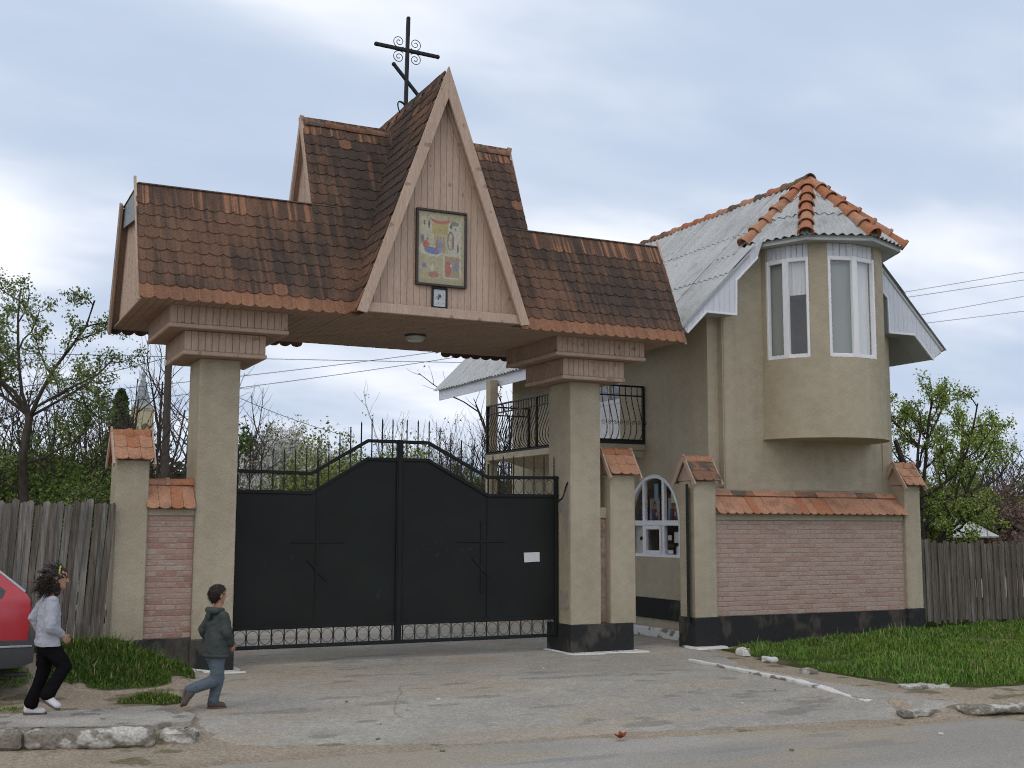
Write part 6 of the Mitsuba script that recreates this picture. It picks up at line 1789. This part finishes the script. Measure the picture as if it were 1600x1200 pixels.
for a in arms:
    sw_ += chain([(a[0], 0.060), (lerp(a[0], a[1], 0.5), 0.056), (a[1], 0.052), (lerp(a[1], a[2], 0.6), 0.047), (a[2], 0.040)])
cutbox = man(box(-1, 1, -1, 1, -0.5, 0).apply_translation(B + [0, 0, 0.645]))
add('sweater', folds(fuse(sw_, 0.010, 4, cut=cutbox), 0.010, 5), 'sweater', k, smooth=True)
tr_ = [hull((pe - r_ * 0.06, 0.088), (pe + r_ * 0.06, 0.088), (J['hl'] - [0, 0, 0.07], 0.086), (J['hr'] - [0, 0, 0.07], 0.086))]
for a in legs:
    tr_ += chain([(a[0], 0.088), (lerp(a[0], a[1], 0.5), 0.078), (a[1], 0.062), (lerp(a[1], a[2], 0.5), 0.058), (lerp(a[1], a[2], 0.95), 0.068)])
add('trousers', folds(fuse(tr_, 0.011, 4), 0.008, 6), 'trousers', k, smooth=True)
shoe(k, Q(-0.085, 0.0, 0.045), Q(0.115, 0.0, 0.105), (0, 0, 1), 'shoe_white')
shoe(k, Q(0.115, 0.165, -0.09), Q(0.315, 0.065, -0.125), unit(RT * 0.45 + np.array([0, 0, 0.9])), 'shoe_white')
hr = [hull((P(0, -0.10, 0.17), 0.37 * 0.215), (P(0, 0.03, 0.20), 0.335 * 0.215)), hull((P(0, -0.24, 0.05), 0.34 * 0.215), (P(0, -0.30, -0.32), 0.29 * 0.215)), hull((P(0, -0.42, -0.15), 0.27 * 0.215), (P(0, -0.62, -0.42), 0.18 * 0.215)), hull((P(0.24, -0.1, -0.05), 0.15 * 0.215), (P(0.22, 0.0, -0.55), 0.12 * 0.215)), hull((P(-0.24, -0.1, -0.05), 0.15 * 0.215), (P(-0.24, -0.05, -0.55), 0.12 * 0.215))]
hm = fuse(hr, 0.009, 2)
hm.vertices = hm.vertices + hm.vertex_normals * ((meshkit.fbm(hm.vertices * 34, 4, 4) - 0.45) * 0.055)[:, None]
hk = add('hair', hm, 'hair_brown', k, smooth=True)
rr = np.random.default_rng(77)
paths, rad = [], []
base_v = hm.vertices[rr.choice(len(hm.vertices), 420)]
for v in base_v:
    if (v - P(0, 0, 0)) @ unit(RT * 0.97 + AW * 0.22) > 0.045:
        continue
    back = unit(v - P(0, 0.1, 0.1)) * 0.75 - f * 0.45 + np.array([0, 0, -0.35])
    t = np.linspace(0, 1, 9)[:, None]
    L = rr.uniform(0.04, 0.11)
    ph = rr.uniform(0, 6)
    a_, b_ = unit(np.cross(back, [0, 0, 1])), np.array([0, 0, 1.0])
    paths.append(v + unit(back) * L * t + a_ * 0.012 * np.sin(t * 9 + ph) * t ** 0.5 + b_ * 0.012 * np.cos(t * 9 + ph) * t ** 0.5)
    rad.append(np.linspace(0.0032, 0.0014, 9))
add('locks', tubes(paths, rad, 3), 'hair_brown', hk, smooth=True)
a = np.linspace(0.05 * PI, 0.95 * PI, 24)
arc = np.array([P(0.385 * math.cos(x), 0.10, 0.17 + 0.385 * math.sin(x)) for x in a])
add('hair_band', tube(arc, 0.0085, 6), 'band', k, smooth=True)
